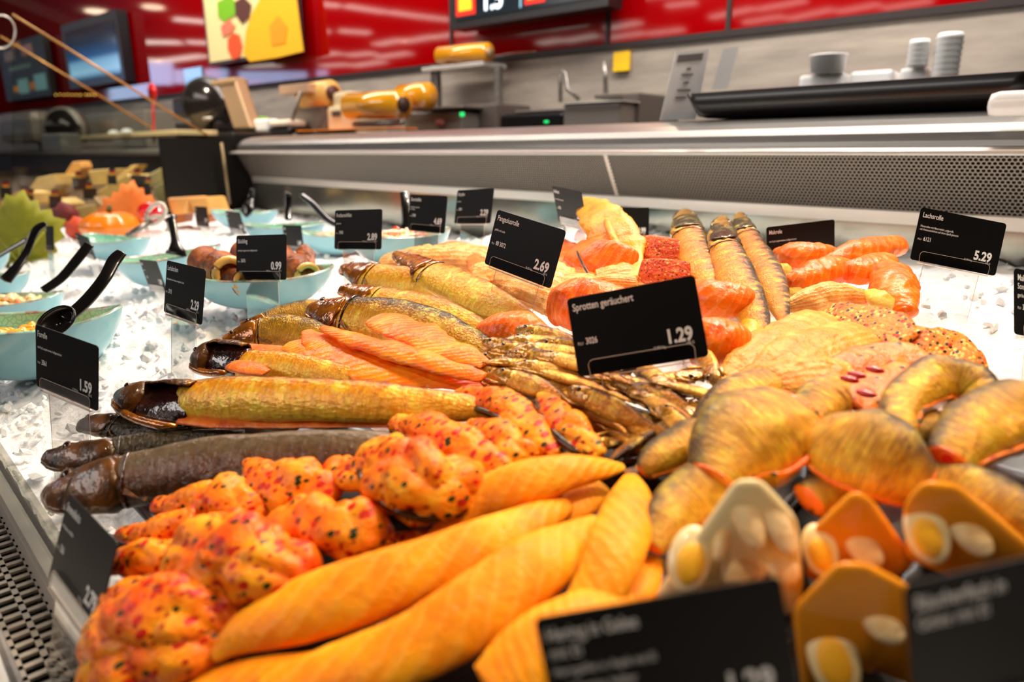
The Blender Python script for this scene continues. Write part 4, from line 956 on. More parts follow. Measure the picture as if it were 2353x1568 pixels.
sweep('pineapple_piece', [(2000, 672, .06, 14), (2020, 688, .062, 22), (2050, 700, .058, 14)], M_pine, label='cream coloured chunk stuck in the broad roll', cat='pineapple', ratio=.6, n=16, na=.15, nf=60, ex=3)
sweep('pineapple_piece', [(1800, 655, .045, 12), (1825, 668, .046, 20), (1845, 680, .042, 12)], M_pine, label='pale chunk beside the striped mackerel', cat='pineapple', ratio=.6, n=16, na=.15, nf=60, ex=3)
sweep('pineapple_piece', [(1786, 612, .05, 8), (1802, 618, .05, 12), (1816, 622, .048, 8)], M_pine, label='small yellow chunk under the back salmon roll', cat='pineapple', ratio=.6, n=16, na=.15, nf=60, ex=3)
# --- white and peppered fillets
S = dict(ratio=.28, tilt=.55, n=64, m=44, na=.24, nf=34, lob=.07, lf=30, cat='fish fillet', group='flat smoked fillets at the right')
sweep('peppered_fillet', [(2140, 815, .035, 22), (2200, 822, .038, 36), (2262, 832, .034, 22)], M_pepper, label='peppered fillet furthest right on the ice', seed=1, **S)
sweep('peppered_fillet', [(2045, 800, .042, 34), (2110, 792, .045, 46), (2170, 790, .043, 42), (2225, 790, .04, 24)], M_pepper, label='middle peppered fillet with mustard seeds', seed=2, **S)
sweep('peppered_fillet', [(1880, 722, .05, 22), (1935, 728, .053, 38), (2010, 752, .053, 48), (2080, 785, .05, 36)], M_pepper, label='peppered fillet nearest the salmon rolls', seed=3, **S)
sweep('smoked_fillet', [(1668, 868, .045, 26), (1730, 830, .05, 44), (1800, 790, .052, 58), (1880, 750, .052, 46), (1935, 735, .046, 22)], M_whitef, label='long creamy fillet leaning on the striped mackerel tail', seed=4, **S)
sweep('smoked_fillet', [(1720, 880, .048, 30), (1800, 840, .054, 52), (1880, 800, .056, 58), (1950, 775, .054, 46), (1998, 768, .05, 26)], M_whitef, label='upper creamy fillet with a brown line along it', seed=5, **S)
sweep('smoked_fillet', [(1880, 880, .05, 30), (1960, 845, .054, 46), (2060, 830, .053, 44), (2150, 860, .048, 34)], M_redspice, label='orange fillet dotted with red pepper strips', seed=6, **S)
sweep('smoked_fillet', [(1700, 905, .052, 24), (1790, 870, .057, 44), (1880, 860, .058, 50), (1960, 870, .055, 34)], M_whitef, label='flaking fillet below the creamy ones', seed=7, **S)
sweep('smoked_fillet', [(1960, 930, .056, 40), (2040, 880, .058, 44), (2110, 860, .056, 34)], M_redspice, label='folded red spiced fillet beside the curled kipper', seed=8, **S)
sweep('smoked_fillet', [(2150, 850, .052, 34), (2230, 880, .054, 46), (2300, 940, .05, 46), (2360, 1010, .045, 34)], M_redspice, label='orange fillet running off the right edge', seed=9, **S)
for i, (x, y) in enumerate([(1952, 872), (1968, 862), (2010, 850), (1990, 905)]):
    o = solid('pepper_strip', g_sphere(on(x, y, .072), (.006, .0028, .0022), None, 10, 6), M_red, None, True)
    tag(o, 'red pepper strip on the orange fillet', 'pepper strip', 'red pepper strips')
# --- kipper rolls, skin side out
S = dict(ratio=.75, tilt=.35, n=56, m=44, na=.16, nf=14, ex=2.5, lob=.07, lf=12, cat='kipper', flatcap=True, group='golden skinned kipper pieces')
def kip(path, label, seed, **k):
    o, fr = sweep('kipper_roll', path, SK['kipper'](), label=label, seed=seed, **dict(S, **k))
    for e, sg in ((0, -1), (-1, 1)):
        p, T, A, N, a = fr[e]
        cap = [(p+T*(sg*a*k1), T, A, N, a*k2) for k1, k2 in ((.0, .94), (.12, .9), (.22, .7), (.27, .4))]
        if sg < 0: cap = cap[::-1]
        V, Fc, UV = g_sweep(cap, .7, 30, na=.12, nf=40, seed=seed)
        mesh_obj('cut_flesh', V, Fc, M_redspice, o)
    pts = [f[0] - f[2]*f[4]*.95 + f[3]*f[4]*.25 + f[3]*.001*noise.noise(f[0]*90) for f in fr[3:-3:3]]
    V, Fc = g_tube(pts, [.001]+[max(f[4]*.06, .0012) for f in fr[3:-3:3]][1:-1]+[.001], 8); mesh_obj('flesh_edge', V, Fc, M_redspice, o)
    return o
kip([(1615, 985, .05, 36), (1680, 930, .055, 60), (1760, 890, .052, 44), (1820, 870, .045, 22)], 'dark silver kipper piece behind the broad golden one', 1)
kip([(1830, 1010, .05, 40), (1880, 940, .055, 62), (1930, 890, .052, 44)], 'brown grey kipper piece standing in the middle', 2)
kip([(1478, 1085, .05, 22), (1520, 1050, .055, 48), (1580, 1015, .056, 54), (1625, 985, .05, 34)], 'kipper piece at the left end, next to the sprats', 3)
kip([(1500, 1260, .05, 26), (1540, 1190, .055, 56), (1620, 1130, .055, 70), (1700, 1110, .05, 56)], 'brown kipper piece left of the clear aspic', 4)
kip([(1640, 1100, .062, 66), (1680, 1040, .068, 108), (1740, 1000, .07, 122), (1810, 960, .062, 86)], 'broad golden kipper piece below the flaking fillet', 5, ratio=.6)
kip([(1860, 1150, .05, 50), (1920, 1110, .052, 60), (2000, 1090, .05, 50)], 'dark kipper piece deep between the golden ones', 6)
kip([(1890, 1000, .062, 54), (1955, 1030, .068, 100), (2040, 1065, .066, 98), (2110, 1110, .056, 62)], 'big striated golden kipper piece in the centre right', 7, ratio=.6)
kip([(2060, 1000, .062, 46), (2075, 925, .066, 56), (2150, 880, .066, 58), (2235, 900, .062, 56), (2270, 960, .056, 40)], 'curled kipper piece with a dark hole in its bend', 8, ratio=.7)
kip([(2150, 960, .052, 30), (2120, 985, .055, 40), (2080, 1010, .05, 32)], 'grey kipper skin inside the curled piece', 9)
kip([(2180, 1060, .06, 60), (2240, 1000, .066, 92), (2320, 960, .064, 90), (2400, 940, .056, 70)], 'golden brown kipper piece at the right edge', 10, ratio=.6)
kip([(2130, 1095, .05, 40), (2230, 1130, .052, 62), (2340, 1190, .05, 62), (2430, 1240, .045, 50)], 'dark silvery kipper piece running off the lower right edge', 11)
# --- sprats
M_sprat = fish_skin('sprat_skin', (56, 30, 8), (184, 102, 18), (240, 166, 54), .4, .24, wr=30, mott=.4)
M_sprath = noisy('sprat_head', (74, 38, 8), (236, 168, 60), 160, .2, .4, coat=.8, bmp=.5)
def sprat_proto():
    L = .095; fr = []
    n = 26
    for i in range(n):
        u = i/(n-1); a = .0085*(math.sin(PI*min(1, u*1.15+.08))**.7 if u < .8 else 1)*(1 if u < .55 else max(.18, 1-(u-.55)*1.9)); a = max(a, .0014)
        fr.append((Vector((u*L, 0, .0035*math.sin(PI*u))), Vector((1, 0, 0)), Vector((0, 1, 0)), Vector((0, 0, 1)), a*(.55 if i == 0 else 1)))
    root = empty('smoked_sprat', (0, 0, 0), '', 'fish')
    V, Fc, UV = g_sweep(fr[5:], .5, 20, na=.08, nf=90, u0=.2); b_ = mesh_obj('body', V, Fc, M_sprat, root, uvs=UV); fix_uv(b_)
    fh = [(p, T, A, N, a*(1.08 if i < 5 else .98)) for i, (p, T, A, N, a) in enumerate(fr[:7])]
    V, Fc, UV = g_sweep(fh, .55, 20, na=.1, nf=160, u1=.2); mesh_obj('head', V, Fc, M_sprath, root, uvs=UV)
    q = fr[3][0] + Vector((0, .0028, fr[3][4]*.5))
    V, Fc = merge([g_sphere(q, (.0021, .0021, .0012), None, 10, 6)]); mesh_obj('eye', V, Fc, M_eye, root)
    V = [Vector((L*.97, -.001, .001)), Vector((L*.97, .001, .001)), Vector((L*1.12, .008, .001)), Vector((L*1.06, 0, .001)), Vector((L*1.12, -.008, .001))]
    t = mesh_obj('tail_fin', V, [(0, 1, 2, 3), (0, 3, 4)], M_fin, root, smooth=False); t.modifiers.new('s', 'SOLIDIFY').thickness = .0006
    q0 = Vector((0.002, -.004, .001))
    V, Fc = g_tube([q0+Vector((-.004, -.002, 0)), q0+Vector((.006, -.004, .001)), q0+Vector((.014, -.003, .001))], [.0008, .0015, .0012], 8)
    mesh_obj('lower_jaw', V, Fc, M_sprath, root)
    return root
sp0 = sprat_proto(); used = False
def place_sprat(x, y, lift, dx, dy, tw, label, sc_=1.0):
    global used
    p = on(x, y, lift); q = on(x+dx, y+dy, lift-.004); T = (q-p).normalized()
    N0 = (UP*.5+(CAM-p).normalized()*.5).normalized(); A = N0.cross(T).normalized(); N = T.cross(A)
    R = Matrix.Rotation(tw, 3, T); A = R @ A; N = R @ N
    if used:
        r = sp0.copy(); C.objects.link(r)
        for ch in sp0.children: c_ = ch.copy(); C.objects.link(c_); c_.parent = r
    else: r = sp0; used = True
    M = Matrix(((T.x, A.x, N.x, p.x), (T.y, A.y, N.y, p.y), (T.z, A.z, N.z, p.z), (0, 0, 0, 1)))
    r.matrix_basis = M @ Matrix.Scale(sc_, 4)
    tag(r, label, 'fish', 'smoked sprats in a heap')
rs = random.Random(5)
L1 = 'small golden sprat in the stack whose heads point left at the large 1.29 card'
L2 = 'small dark golden sprat in the shaded heap under the large 1.29 card'
for (x, y, l) in [(1185, 756, .066), (1205, 770, .062), (1108, 786, .062), (1130, 800, .062), (1160, 780, .065), (1092, 822, .056), (1120, 832, .058), (1160, 815, .062),
                  (1088, 846, .052), (1130, 856, .054), (1180, 838, .06), (1180, 800, .066), (1110, 872, .048), (1165, 872, .052), (1230, 790, .068), (1210, 850, .056), (1140, 890, .044), (1220, 880, .048), (1240, 815, .064), (1250, 900, .042)]:
    place_sprat(x, y, l, 110+rs.uniform(-10, 10), 22+rs.uniform(-12, 18), rs.uniform(-.6, .6), L1, rs.uniform(.78, 1.0))
for (x, y, l, dx, dy) in [(1305, 895, .055, 90, 40), (1650, 880, .055, -30, -60), (1500, 880, .055, 100, 30), (1400, 870, .052, 100, 40), (1590, 900, .05, -90, 0), (1510, 930, .05, 60, 60), (1450, 900, .05, 90, 50),
    (1560, 860, .05, 90, 20), (1350, 940, .042, 100, 30), (1400, 1010, .04, -80, 50), (1560, 960, .044, -70, 50), (1610, 930, .046, -60, 60), (1480, 960, .042, 90, 20), (1420, 950, .042, 80, 60),
    (1300, 930, .04, 90, 50), (1380, 980, .036, 80, 60), (1530, 1000, .038, -90, 20), (1270, 960, .036, 100, 20), (1620, 860, .052, -80, 20), (1470, 1000, .036, 60, 50), (1640, 960, .045, -80, -20), (1230, 915, .04, 90, 30), (1430, 1040, .034, 90, -40), (1330, 880, .046, 90, 10), (1540, 900, .054, -60, -40)]:
    place_sprat(x, y, l, dx, dy, rs.uniform(-.9, .9), L2, rs.uniform(.78, 1.0))
# --- herb salmon pieces
S = dict(ratio=.72, tilt=.35, n=64, m=52, na=.24, nf=26, lob=.20, lf=34, ex=2.4, cat='salmon piece', group='herb crusted hot smoked salmon pieces')
H = [
 ([(1028, 925, .05, 12), (1100, 916, .055, 30), (1170, 938, .058, 38), (1225, 990, .058, 40), (1275, 1050, .052, 22)], 'red edged piece arching from the golden fish tail'),
 ([(1242, 908, .055, 10), (1280, 952, .06, 34), (1330, 1000, .06, 42), (1378, 1048, .054, 20)], 'upright piece with dark skin furthest right, before the sprats'),
 ([(1080, 972, .055, 14), (1130, 1000, .06, 40), (1195, 1045, .06, 40), (1230, 1075, .052, 18)], 'short bright piece between the two arching ones'),
 ([(912, 972, .055, 22), (970, 990, .06, 42), (1060, 1030, .062, 50), (1150, 1082, .058, 36), (1180, 1100, .05, 18)], 'long rounded piece sloping down from the golden fish'),
 ([(568, 1062, .06, 14), (620, 1105, .065, 54), (690, 1115, .066, 62), (775, 1135, .06, 34)], 'piece with pointed corner in front of the trout back'),
 ([(765, 1070, .06, 24), (815, 1090, .066, 46), (870, 1080, .068, 50), (890, 1030, .064, 36)], 'lumpy piece behind the largest herb piece'),
 ([(860, 1040, .066, 44), (920, 1085, .074, 86), (990, 1115, .074, 90), (1070, 1110, .066, 60), (1125, 1092, .055, 24)], 'largest dark orange herb piece in the middle'),
 ([(360, 1160, .056, 16), (430, 1160, .06, 36), (490, 1150, .062, 46)], 'small piece at the back left beside the trout head'),
 ([(465, 1150, .062, 36), (530, 1150, .068, 56), (610, 1175, .062, 40)], 'rounded yellow orange piece with a red peak'),
 ([(650, 1200, .06, 44), (730, 1215, .068, 70), (820, 1225, .068, 72), (895, 1240, .055, 32)], 'yellow topped piece with a red underside, centre front'),
 ([(272, 1228, .052, 12), (350, 1225, .058, 36), (450, 1205, .062, 42)], 'flat piece touching the black card at left'),
 ([(262, 1290, .05, 30), (330, 1285, .06, 48), (420, 1280, .06, 44)], 'small reddish piece beside the black card'),
 ([(405, 1300, .06, 44), (470, 1270, .072, 84), (570, 1285, .074, 98), (680, 1330, .066, 66), (735, 1350, .055, 34)], 'big yellow orange piece in the left foreground'),
 ([(245, 1390, .05, 34), (300, 1370, .055, 42), (380, 1360, .055, 36)], 'low piece almost hidden behind the black card'),
 ([(215, 1480, .052, 46), (310, 1435, .062, 84), (430, 1410, .065, 90), (560, 1415, .055, 56)], 'large piece low in the left foreground'),
 ([(200, 1570, .045, 46), (320, 1520, .055, 70), (450, 1490, .055, 60), (560, 1480, .045, 36)], 'lowest herb piece running out of the frame'),
 ([(760, 1235, .045, 16), (850, 1245, .05, 26), (950, 1240, .05, 24), (1010, 1225, .045, 14)], 'flat scrap of herb salmon beside the top salmon strip'),
]
for i, (p, l) in enumerate(H):
    o, fr = sweep('herb_salmon_piece', p, M_herb, label=l, seed=i+1, **S)
    if i in (0, 1, 2, 3, 4, 6):
        pts = [f[0] - f[2]*f[4]*.93 + f[3]*f[4]*.15 for f in fr[4:-4:4]]
        V, Fc = g_tube(pts, [.001]+[.0026]*(len(pts)-2)+[.001], 8); mesh_obj('skin_edge', V, Fc, M_darkskin, o)
# --- smooth salmon strips
S = dict(ratio=.5, tilt=.45, n=60, m=32, na=.07, nf=22, cat='salmon strip', group='long yellow orange salmon strips')
ST = [
 ([(1378, 1120, .04, 26), (1330, 1160, .044, 40), (1270, 1195, .044, 34), (1200, 1230, .04, 20)], 'short strip end tucked under the top strip'),
 ([(1505, 1285, .04, 20), (1480, 1335, .045, 40), (1445, 1400, .045, 44), (1400, 1470, .04, 36)], 'small orange strip tip left of the clear aspic'),
 ([(400, 1600, .04, 40), (560, 1570, .048, 56), (740, 1545, .05, 50), (880, 1500, .045, 30)], 'strip lying across the bottom left edge'),
 ([(1150, 1600, .055, 90), (1240, 1500, .06, 96), (1360, 1420, .058, 76), (1440, 1370, .05, 40)], 'wide strip behind the large blurred card'),
 ([(490, 1512, .055, 14), (560, 1455, .06, 46), (700, 1400, .064, 76), (860, 1345, .066, 76), (1010, 1290, .065, 68), (1140, 1240, .062, 60), (1240, 1190, .056, 42), (1300, 1158, .05, 24)], 'longest strip running from lower left towards the kippers'),
 ([(600, 1610, .05, 60), (800, 1545, .056, 78), (960, 1480, .06, 82), (1110, 1390, .063, 88), (1230, 1300, .062, 80), (1320, 1240, .056, 50), (1375, 1200, .05, 22)], 'thick strip with faint cross lines in the bottom centre'),
 ([(1450, 1098, .052, 20), (1448, 1150, .058, 52), (1425, 1230, .06, 68), (1395, 1310, .06, 68), (1350, 1400, .055, 62), (1290, 1490, .05, 56)], 'upright broad strip left of the kipper pieces'),
 ([(985, 1242, .05, 12), (1040, 1195, .058, 30), (1110, 1142, .062, 46), (1200, 1112, .064, 54), (1300, 1086, .062, 44), (1380, 1076, .056, 26), (1432, 1074, .05, 10)], 'topmost yellow strip with a torn tip under the sprats'),
]
for i, (p, l) in enumerate(ST): sweep('salmon_strip', p, M_strip, label=l, seed=i+1, **S)
# --- egg in aspic
def gel(name, col):
    m, nt, b = NT(name); b.inputs['Base Color'].default_value = lin(col); b.inputs['Roughness'].default_value = .12
    b.inputs['Transmission Weight'].default_value = .12; b.inputs['IOR'].default_value = 1.2; b.inputs['Coat Weight'].default_value = .15; b.inputs['Specular IOR Level'].default_value = .3
    return m
M_gel1, M_gel2 = gel('clear_aspic', (255, 236, 180)), gel('amber_aspic', (250, 160, 40))
M_eggw = simple('egg_white', (250, 226, 170), .3, coat=.6); M_yolk = simple('egg_yolk', (252, 186, 40), .5)
M_fl = meat('aspic_fish', (224, 170, 96), (246, 214, 160), (252, 232, 190), 40, rough=.3)
def aspic(front, d0, d1, mat, label, egg, bits):
    """faceted aspic: front outline in pixels at distance d0, a smaller back face at d1"""
    A_ = [atd(x, y, d0) for x, y in front]
    cx = sum(p[0] for p in front)/len(front); cy = sum(p[1] for p in front)/len(front)
    B_ = [atd(cx+(x-cx)*.9*d0/d1+6, cy+(y-cy)*.9*d0/d1-(18 if y < cy else 34), d1) for x, y in front]
    bm = bmesh.new()
    for p in A_+B_: bm.verts.new(p)
    bmesh.ops.convex_hull(bm, input=bm.verts[:])
    bmesh.ops.dissolve_limit(bm, angle_limit=.15, verts=bm.verts[:], edges=bm.edges[:])
    bmesh.ops.bevel(bm, geom=bm.edges[:], offset=.004, segments=3, profile=.5, affect='EDGES')
    bm.verts.index_update(); V = [v.co.copy() for v in bm.verts]; Fc = [tuple(v.index for v in f.verts) for f in bm.faces]; bm.free()
    o = mesh_obj('aspic', V, Fc, mat); tag(o, label, 'aspic', 'egg and fish in aspic')
    n = (CAM - A_[0]).normalized(); rx = RT; ry = n.cross(rx).normalized(); ry = ry if ry.z > 0 else -ry
    for (x, y, rw, rh, tilt) in egg:
        c_ = atd(x, y, d0-.0015); k = d0/1600
        X_ = rx*math.cos(tilt)+ry*math.sin(tilt); Y_ = ry*math.cos(tilt)-rx*math.sin(tilt)
        V, Fc = g_sphere(c_, (rw*k, rh*k, .004), (X_, Y_, n), 28, 14); e = mesh_obj('egg_half', V, Fc, M_eggw, o)
        V, Fc = g_sphere(c_+n*.0025-ry*rh*k*.12, (rw*k*.66, rh*k*.64, .003), (X_, Y_, n), 24, 12); mesh_obj('yolk', V, Fc, M_yolk, e)
    for i, (x, y, rw, rh, tilt) in enumerate(bits):
        c_ = atd(x, y, d0-.0003); k = d0/1600
        X_ = rx*math.cos(tilt)+ry*math.sin(tilt); Y_ = ry*math.cos(tilt)-rx*math.sin(tilt)
        V, Fc = g_sphere(c_, (rw*k, rh*k, .003), (X_, Y_, n), 20, 10); mesh_obj('fish_piece', V, Fc, M_fl, o)
    return o
aspic([(2070, 1160), (2120, 1100), (2200, 1110), (2380, 1260), (2380, 1330), (2200, 1340), (2080, 1290)], .262, .31, M_gel2, 'amber aspic with egg at the far right behind the corner card', [(2130, 1225, 58, 80, .25)], [(2230, 1230, 40, 70, .8)])
aspic([(1850, 1230), (1960, 1122), (2000, 1140), (2110, 1300), (2060, 1340), (1850, 1340)], .268, .31, M_gel2, 'amber aspic peak in the middle of the group', [(1885, 1265, 46, 68, .2)], [(1985, 1260, 40, 60, .7)])
aspic([(1500, 1370), (1690, 1098), (1750, 1098), (1835, 1190), (1850, 1330), (1840, 1420), (1505, 1440)], .262, .31, M_gel1, 'clear pale aspic pyramid with egg and white fish at the left', [(1585, 1285, 56, 88, -.35)], [(1715, 1190, 38, 84, .3), (1785, 1200, 34, 92, .35), (1710, 1310, 66, 40, .2), (1800, 1310, 44, 46, .1), (1660, 1240, 20, 60, -.4)])
aspic([(1815, 1400), (1920, 1288), (1990, 1290), (2105, 1350), (2110, 1640), (1850, 1700)], .232, .275, M_gel2, 'nearest amber aspic with egg between the two blurred cards', [(1915, 1510, 70, 105, .15)], [(2030, 1440, 40, 60, 1.0)])
# ================================================================ BACKGROUND
def q_prism(name, pix, d, th, mat, label=None, cat=None, group=None, parent=None, smooth=False, back=None):
    """solid whose front outline is given in pixels at level distance d, th deep away from the camera"""
    n = (FW*1.0 + Vector((0, 0, 0))).normalized()
    o = solid(name, g_prism([atd(x, y, d) for x, y in pix], back or n, th), mat, parent, smooth)
    if label: tag(o, label, cat, group)
    return o
def w_box(name, x0, y0, x1, y1, off, th, mat, label=None, cat=None, parent=None, bev=.004, group=None, down=None):
    """box square to the service wall: lower left and upper right corner in pixels, on the plane `off` before the wall"""
    a, b = wall(x0, y0, off), wall(x1, y1, off)
    z0, z1 = a.z, b.z
    if down is not None: z0 = down
    hx = (Vector((b.x, b.y, 0))-Vector((a.x, a.y, 0)))/2
    c = Vector(((a.x+b.x)/2, (a.y+b.y)/2, (z0+z1)/2)) - WN*th/2
    o = solid(name, g_box(c, hx, -WN*th/2, UP*(z1-z0)/2, bev), mat, parent)
    if label: tag(o, label, cat, group)
    return o
def w_tube(name, pts, r, off, mat, parent=None, label=None, cat=None, m=14, group=None):
    P = [wall(p[0], p[1], off if len(p) < 3 else p[2]) for p in pts]
    o = solid(name, g_tube(P, r, m), mat, parent, True)
    if label: tag(o, label, cat, group)
    return o
def root_w(name, px, py, off, label, cat, group=None):
    return empty(name, wall(px, py, off), label, cat, group)
BT = CZ+.03
a, b = wpt(420, 0, .46), wpt(2600, 0, .46)
wk = wslab('work_counter', a, b, .9, BT, .44, M_steel, off=0); tag(wk, 'steel work counter along the service wall', 'counter')
solid('cabinet', g_box((a+b)/2+UP*.45+WN*(-.24), (Vector((b.x, b.y, 0))-Vector((a.x, a.y, 0)))/2, WN*.18, UP*.45), M_darksteel, wk)
# --- cheese counter beyond the divider
ch = empty('cheese_case', (-5.5, 1.5, 0), 'cheese counter beyond the black divider at the left', 'display counter')
solid('steel_top', prof_x([(1.195, -.012), (1.19, .002), (1.20, .012), (1.24, .022), (1.55, .026), (1.55, .0), (1.22, -.012)], -9.5, -2.86), M_steel, ch)
solid('back_panel', [g_aabb(-9.5, -2.86, 1.24, 1.26, CZ-.5, CZ-.012)], simple('dark_back', (46, 38, 32), .35, .3), ch)
solid('shelf', [([Vector((-9.5, .25, CZ-.30)), Vector((-2.86, .25, CZ-.30)), Vector((-2.86, 1.24, CZ-.15)), Vector((-9.5, 1.24, CZ-.15))], [(0, 1, 2, 3)])], simple('cheese_shelf', (92, 74, 52), .5), ch)
solid('case_body', [g_aabb(-9.5, -2.86, .2, 1.22, 0, CZ-.31), g_aabb(-9.5, -2.86, 1.28, 1.54, 0, CZ+.0)], M_darksteel, ch)
lg = solid('ledge_board', g_box(atY(300, 313, 1.35), Vector((1, 0, 0)), Vector((0, .1, 0)), UP*.012, .004), simple('ledge_cream', (222, 200, 150), .3, coat=.3)); tag(lg, 'long cream edge strip lying on top of the cheese counter', 'strip')
def cheese(pix, d, th, col, label, rind=None):
    mt = noisy('cheese_%d_%d_%d' % col, tuple(int(v*.86) for v in col), col, 14, .4, coat=.2, bmp=.2)
    n = (FW*.8+RT*.5).normalized()
    P = [atd(x, y, d) for x, y in pix]
    bm = bmesh.new(); V, Fc = g_prism(P, n, th)
    vs = [bm.verts.new(v) for v in V]
    for f in Fc: bm.faces.new([vs[i] for i in f])
    bmesh.ops.bevel(bm, geom=bm.edges[:], offset=.006, segments=2, profile=.6, affect='EDGES')
    bm.verts.index_update(); V = [v.co.copy() for v in bm.verts]; Fc = [tuple(v.index for v in f.verts) for f in bm.faces]; bm.free()
    o = mesh_obj('cheese_wedge', V, Fc, mt, smooth=False); tag(o, label, 'cheese', 'cheese pieces in the counter beyond the divider')
    return o
CH1 = (226, 190, 110); CH2 = (214, 180, 104); CH3 = (200, 184, 120); CH4 = (236, 176, 96)
cheese([(68, 430), (85, 408), (125, 400), (130, 425), (98, 462), (75, 458)], 3.1, .10, CH1, 'large pale cheese block with a rounded shoulder above the green leaf')
cheese([(135, 420), (165, 372), (182, 370), (188, 385), (160, 430)], 3.2, .05, CH4, 'thin yellow cheese slice standing up highest in the cheese counter')
cheese([(200, 392), (248, 388), (250, 425), (212, 428)], 3.2, .10, CH2, 'square pale cheese block under a small flag')
cheese([(222, 440), (290, 400), (312, 412), (318, 430), (235, 465)], 3.0, .12, CH1, 'long pale cheese wedge behind the orange leaf')
cheese([(262, 412), (300, 380), (318, 378), (300, 400), (270, 420)], 3.15, .05, CH1, 'narrow cheese wedge rising behind the long one')
cheese([(332, 405), (400, 368), (408, 385), (395, 408), (350, 430)], 2.9, .12, CH3, 'mottled white cheese leaning against the divider')
cheese([(350, 430), (400, 405), (414, 440), (412, 465), (360, 462)], 2.85, .12, (176, 170, 110), 'greenish cheese block below the mottled one')
cheese([(165, 478), (220, 468), (228, 505), (170, 512)], 2.5, .08, CH2, 'pale cheese block behind the pumpkin')
cheese([(20, 450), (45, 438), (70, 442), (78, 470), (10, 475)], 2.9, .08, CH1, 'rounded cheese partly hidden by the green leaf')
cheese([(0, 465), (14, 450), (18, 470), (0, 480)], 2.9, .06, CH2, 'small cheese at the left edge above the green leaf')
cheese([(100, 470), (125, 455), (150, 470), (145, 492), (108, 490)], 2.7, .08, CH2, 'small cheese piece between the green leaf and the dark tags')
cheese([(212, 450), (232, 470), (250, 500), (240, 515), (225, 500)], 2.4, .05, (160, 130, 70), 'brown rinded cheese left of the orange leaf')
for (x0, x1, x2, x3, lb) in ((382, 433, 425, 395, 'left'), (430, 472, 486, 448, 'right')):
    o = cheese([(x0, 455), (x1, 452), (x2, 492), (x3, 495)], 2.15, .07, (250, 186, 100), 'smooth orange yellow cheese block below the divider, the %s one of two' % lb)
    q_prism('rind', [(x3, 496), (x2, 493), (x2-2, 512), (x3+4, 516)], 2.16, .06, simple('rind', (190, 116, 60), .5), parent=o)
M_tag = simple('slate_tag', (44, 38, 34), .4)
FL = [simple('flag_black', (18, 18, 18), .5), simple('flag_red', (200, 30, 24), .5), simple('flag_gold', (240, 180, 30), .5)]
def mini(x, y, w_, h_, d, label, flag=True):
    rt_ = empty('cheese_tag', atd(x, y+h_, d), label, 'price tag', 'small dark tags with flags in the cheese counter')
    q_prism('board', [(x, y), (x+w_, y+1), (x+w_+2, y+h_), (x+2, y+h_)], d, .004, M_tag, parent=rt_)
    if flag:
        for i in range(3): q_prism('flag_band', [(x+w_*.25, y-14+i*5), (x+w_*.25+13, y-14+i*5), (x+w_*.25+13, y-9+i*5), (x+w_*.25, y-9+i*5)], d, .003, FL[i], parent=rt_)
    solid('pin', g_tube([atd(x+w_*.25, y-14, d+.004), atd(x+w_*.25, y+h_+8, d+.004)], .0012, 6), M_steel, rt_)
for i, (x, y, w_, h_, d, l) in enumerate([(165, 408, 34, 28, 2.75, 'above the middle cheese'), (246, 402, 20, 22, 2.9, 'beside the square cheese'), (300, 402, 34, 34, 2.7, 'left of the mottled cheese'),
    (112, 450, 28, 34, 2.6, 'right of the large pale cheese'), (190, 432, 30, 26, 2.5, 'in the middle of the counter'), (42, 443, 30, 20, 2.8, 'above the green leaf'), (0, 430, 24, 26, 2.8, 'at the far left edge'), (60, 448, 16, 18, 2.75, 'between two rounded cheeses'), (330, 420, 14, 30, 2.7, 'before the mottled cheese')]):
    mini(x, y, w_, h_, d, 'small dark tag with a tiny black red gold flag '+l)
def leaf(cx, cy, rx, ry, teeth, d, mat, label, rot=0.0, vein=True, bow=.03):
    pts = []; nT = teeth*2
    for k in range(nT):
        w = rot+2*PI*k/nT; r = 1.0 if k % 2 == 0 else .84
        lobe = 1+.10*math.cos(5*(w-PI/2))
        pts.append((cx+rx*r*lobe*math.cos(w), cy-ry*r*lobe*math.sin(w)))
    c = atd(cx, cy, d); V = []; Fc = []
    for s in (0, .35, .7, 1.0):
        for (x, y) in pts:
            p = atd(cx+(x-cx)*s, cy+(y-cy)*s, d+bow*s*s); V.append(p)
    for i in range(3):
        for k in range(nT): Fc.append((i*nT+k, i*nT+(k+1) % nT, (i+1)*nT+(k+1) % nT, (i+1)*nT+k))
    o = mesh_obj('felt_leaf', V, Fc, mat); o.modifiers.new('s', 'SOLIDIFY').thickness = .004
    tag(o, label, 'leaf', 'autumn felt leaves')
    if vein:
        for a_ in (PI/2, PI/2+.8, PI/2-.8, PI/2+1.5, PI/2-1.5):
            solid('vein', g_tube([atd(cx, cy+ry*.6, d-.004), atd(cx+rx*.75*math.cos(a_), cy+ry*.5-ry*.9*math.sin(a_), d+.006)], .0025, 6), noisy('vein_'+mat.name, (150, 150, 40), (170, 165, 60), 20, .6) if 'green' in mat.name else mat, o, True)
    return o
leaf(45, 545, 105, 100, 17, 1.75, noisy('green_felt', (124, 124, 10), (150, 148, 22), 14, .75), 'large yellow green serrated leaf at the left behind the bowls')
leaf(300, 498, 72, 78, 17, 2.3, noisy('orange_felt', (214, 104, 30), (236, 128, 44), 14, .75), 'orange serrated leaf behind the bowl with tongs', vein=True)
leaf(148, 495, 34, 30, 7, 2.1, noisy('wine_felt', (86, 20, 20), (120, 34, 30), 14, .7), 'dark wine red leaf left of the mini pumpkin', vein=False)
leaf(178, 525, 30, 26, 7, 2.05, noisy('scarlet_felt', (196, 60, 24), (226, 84, 34), 14, .6), 'scarlet leaf under the wine red one', vein=False)
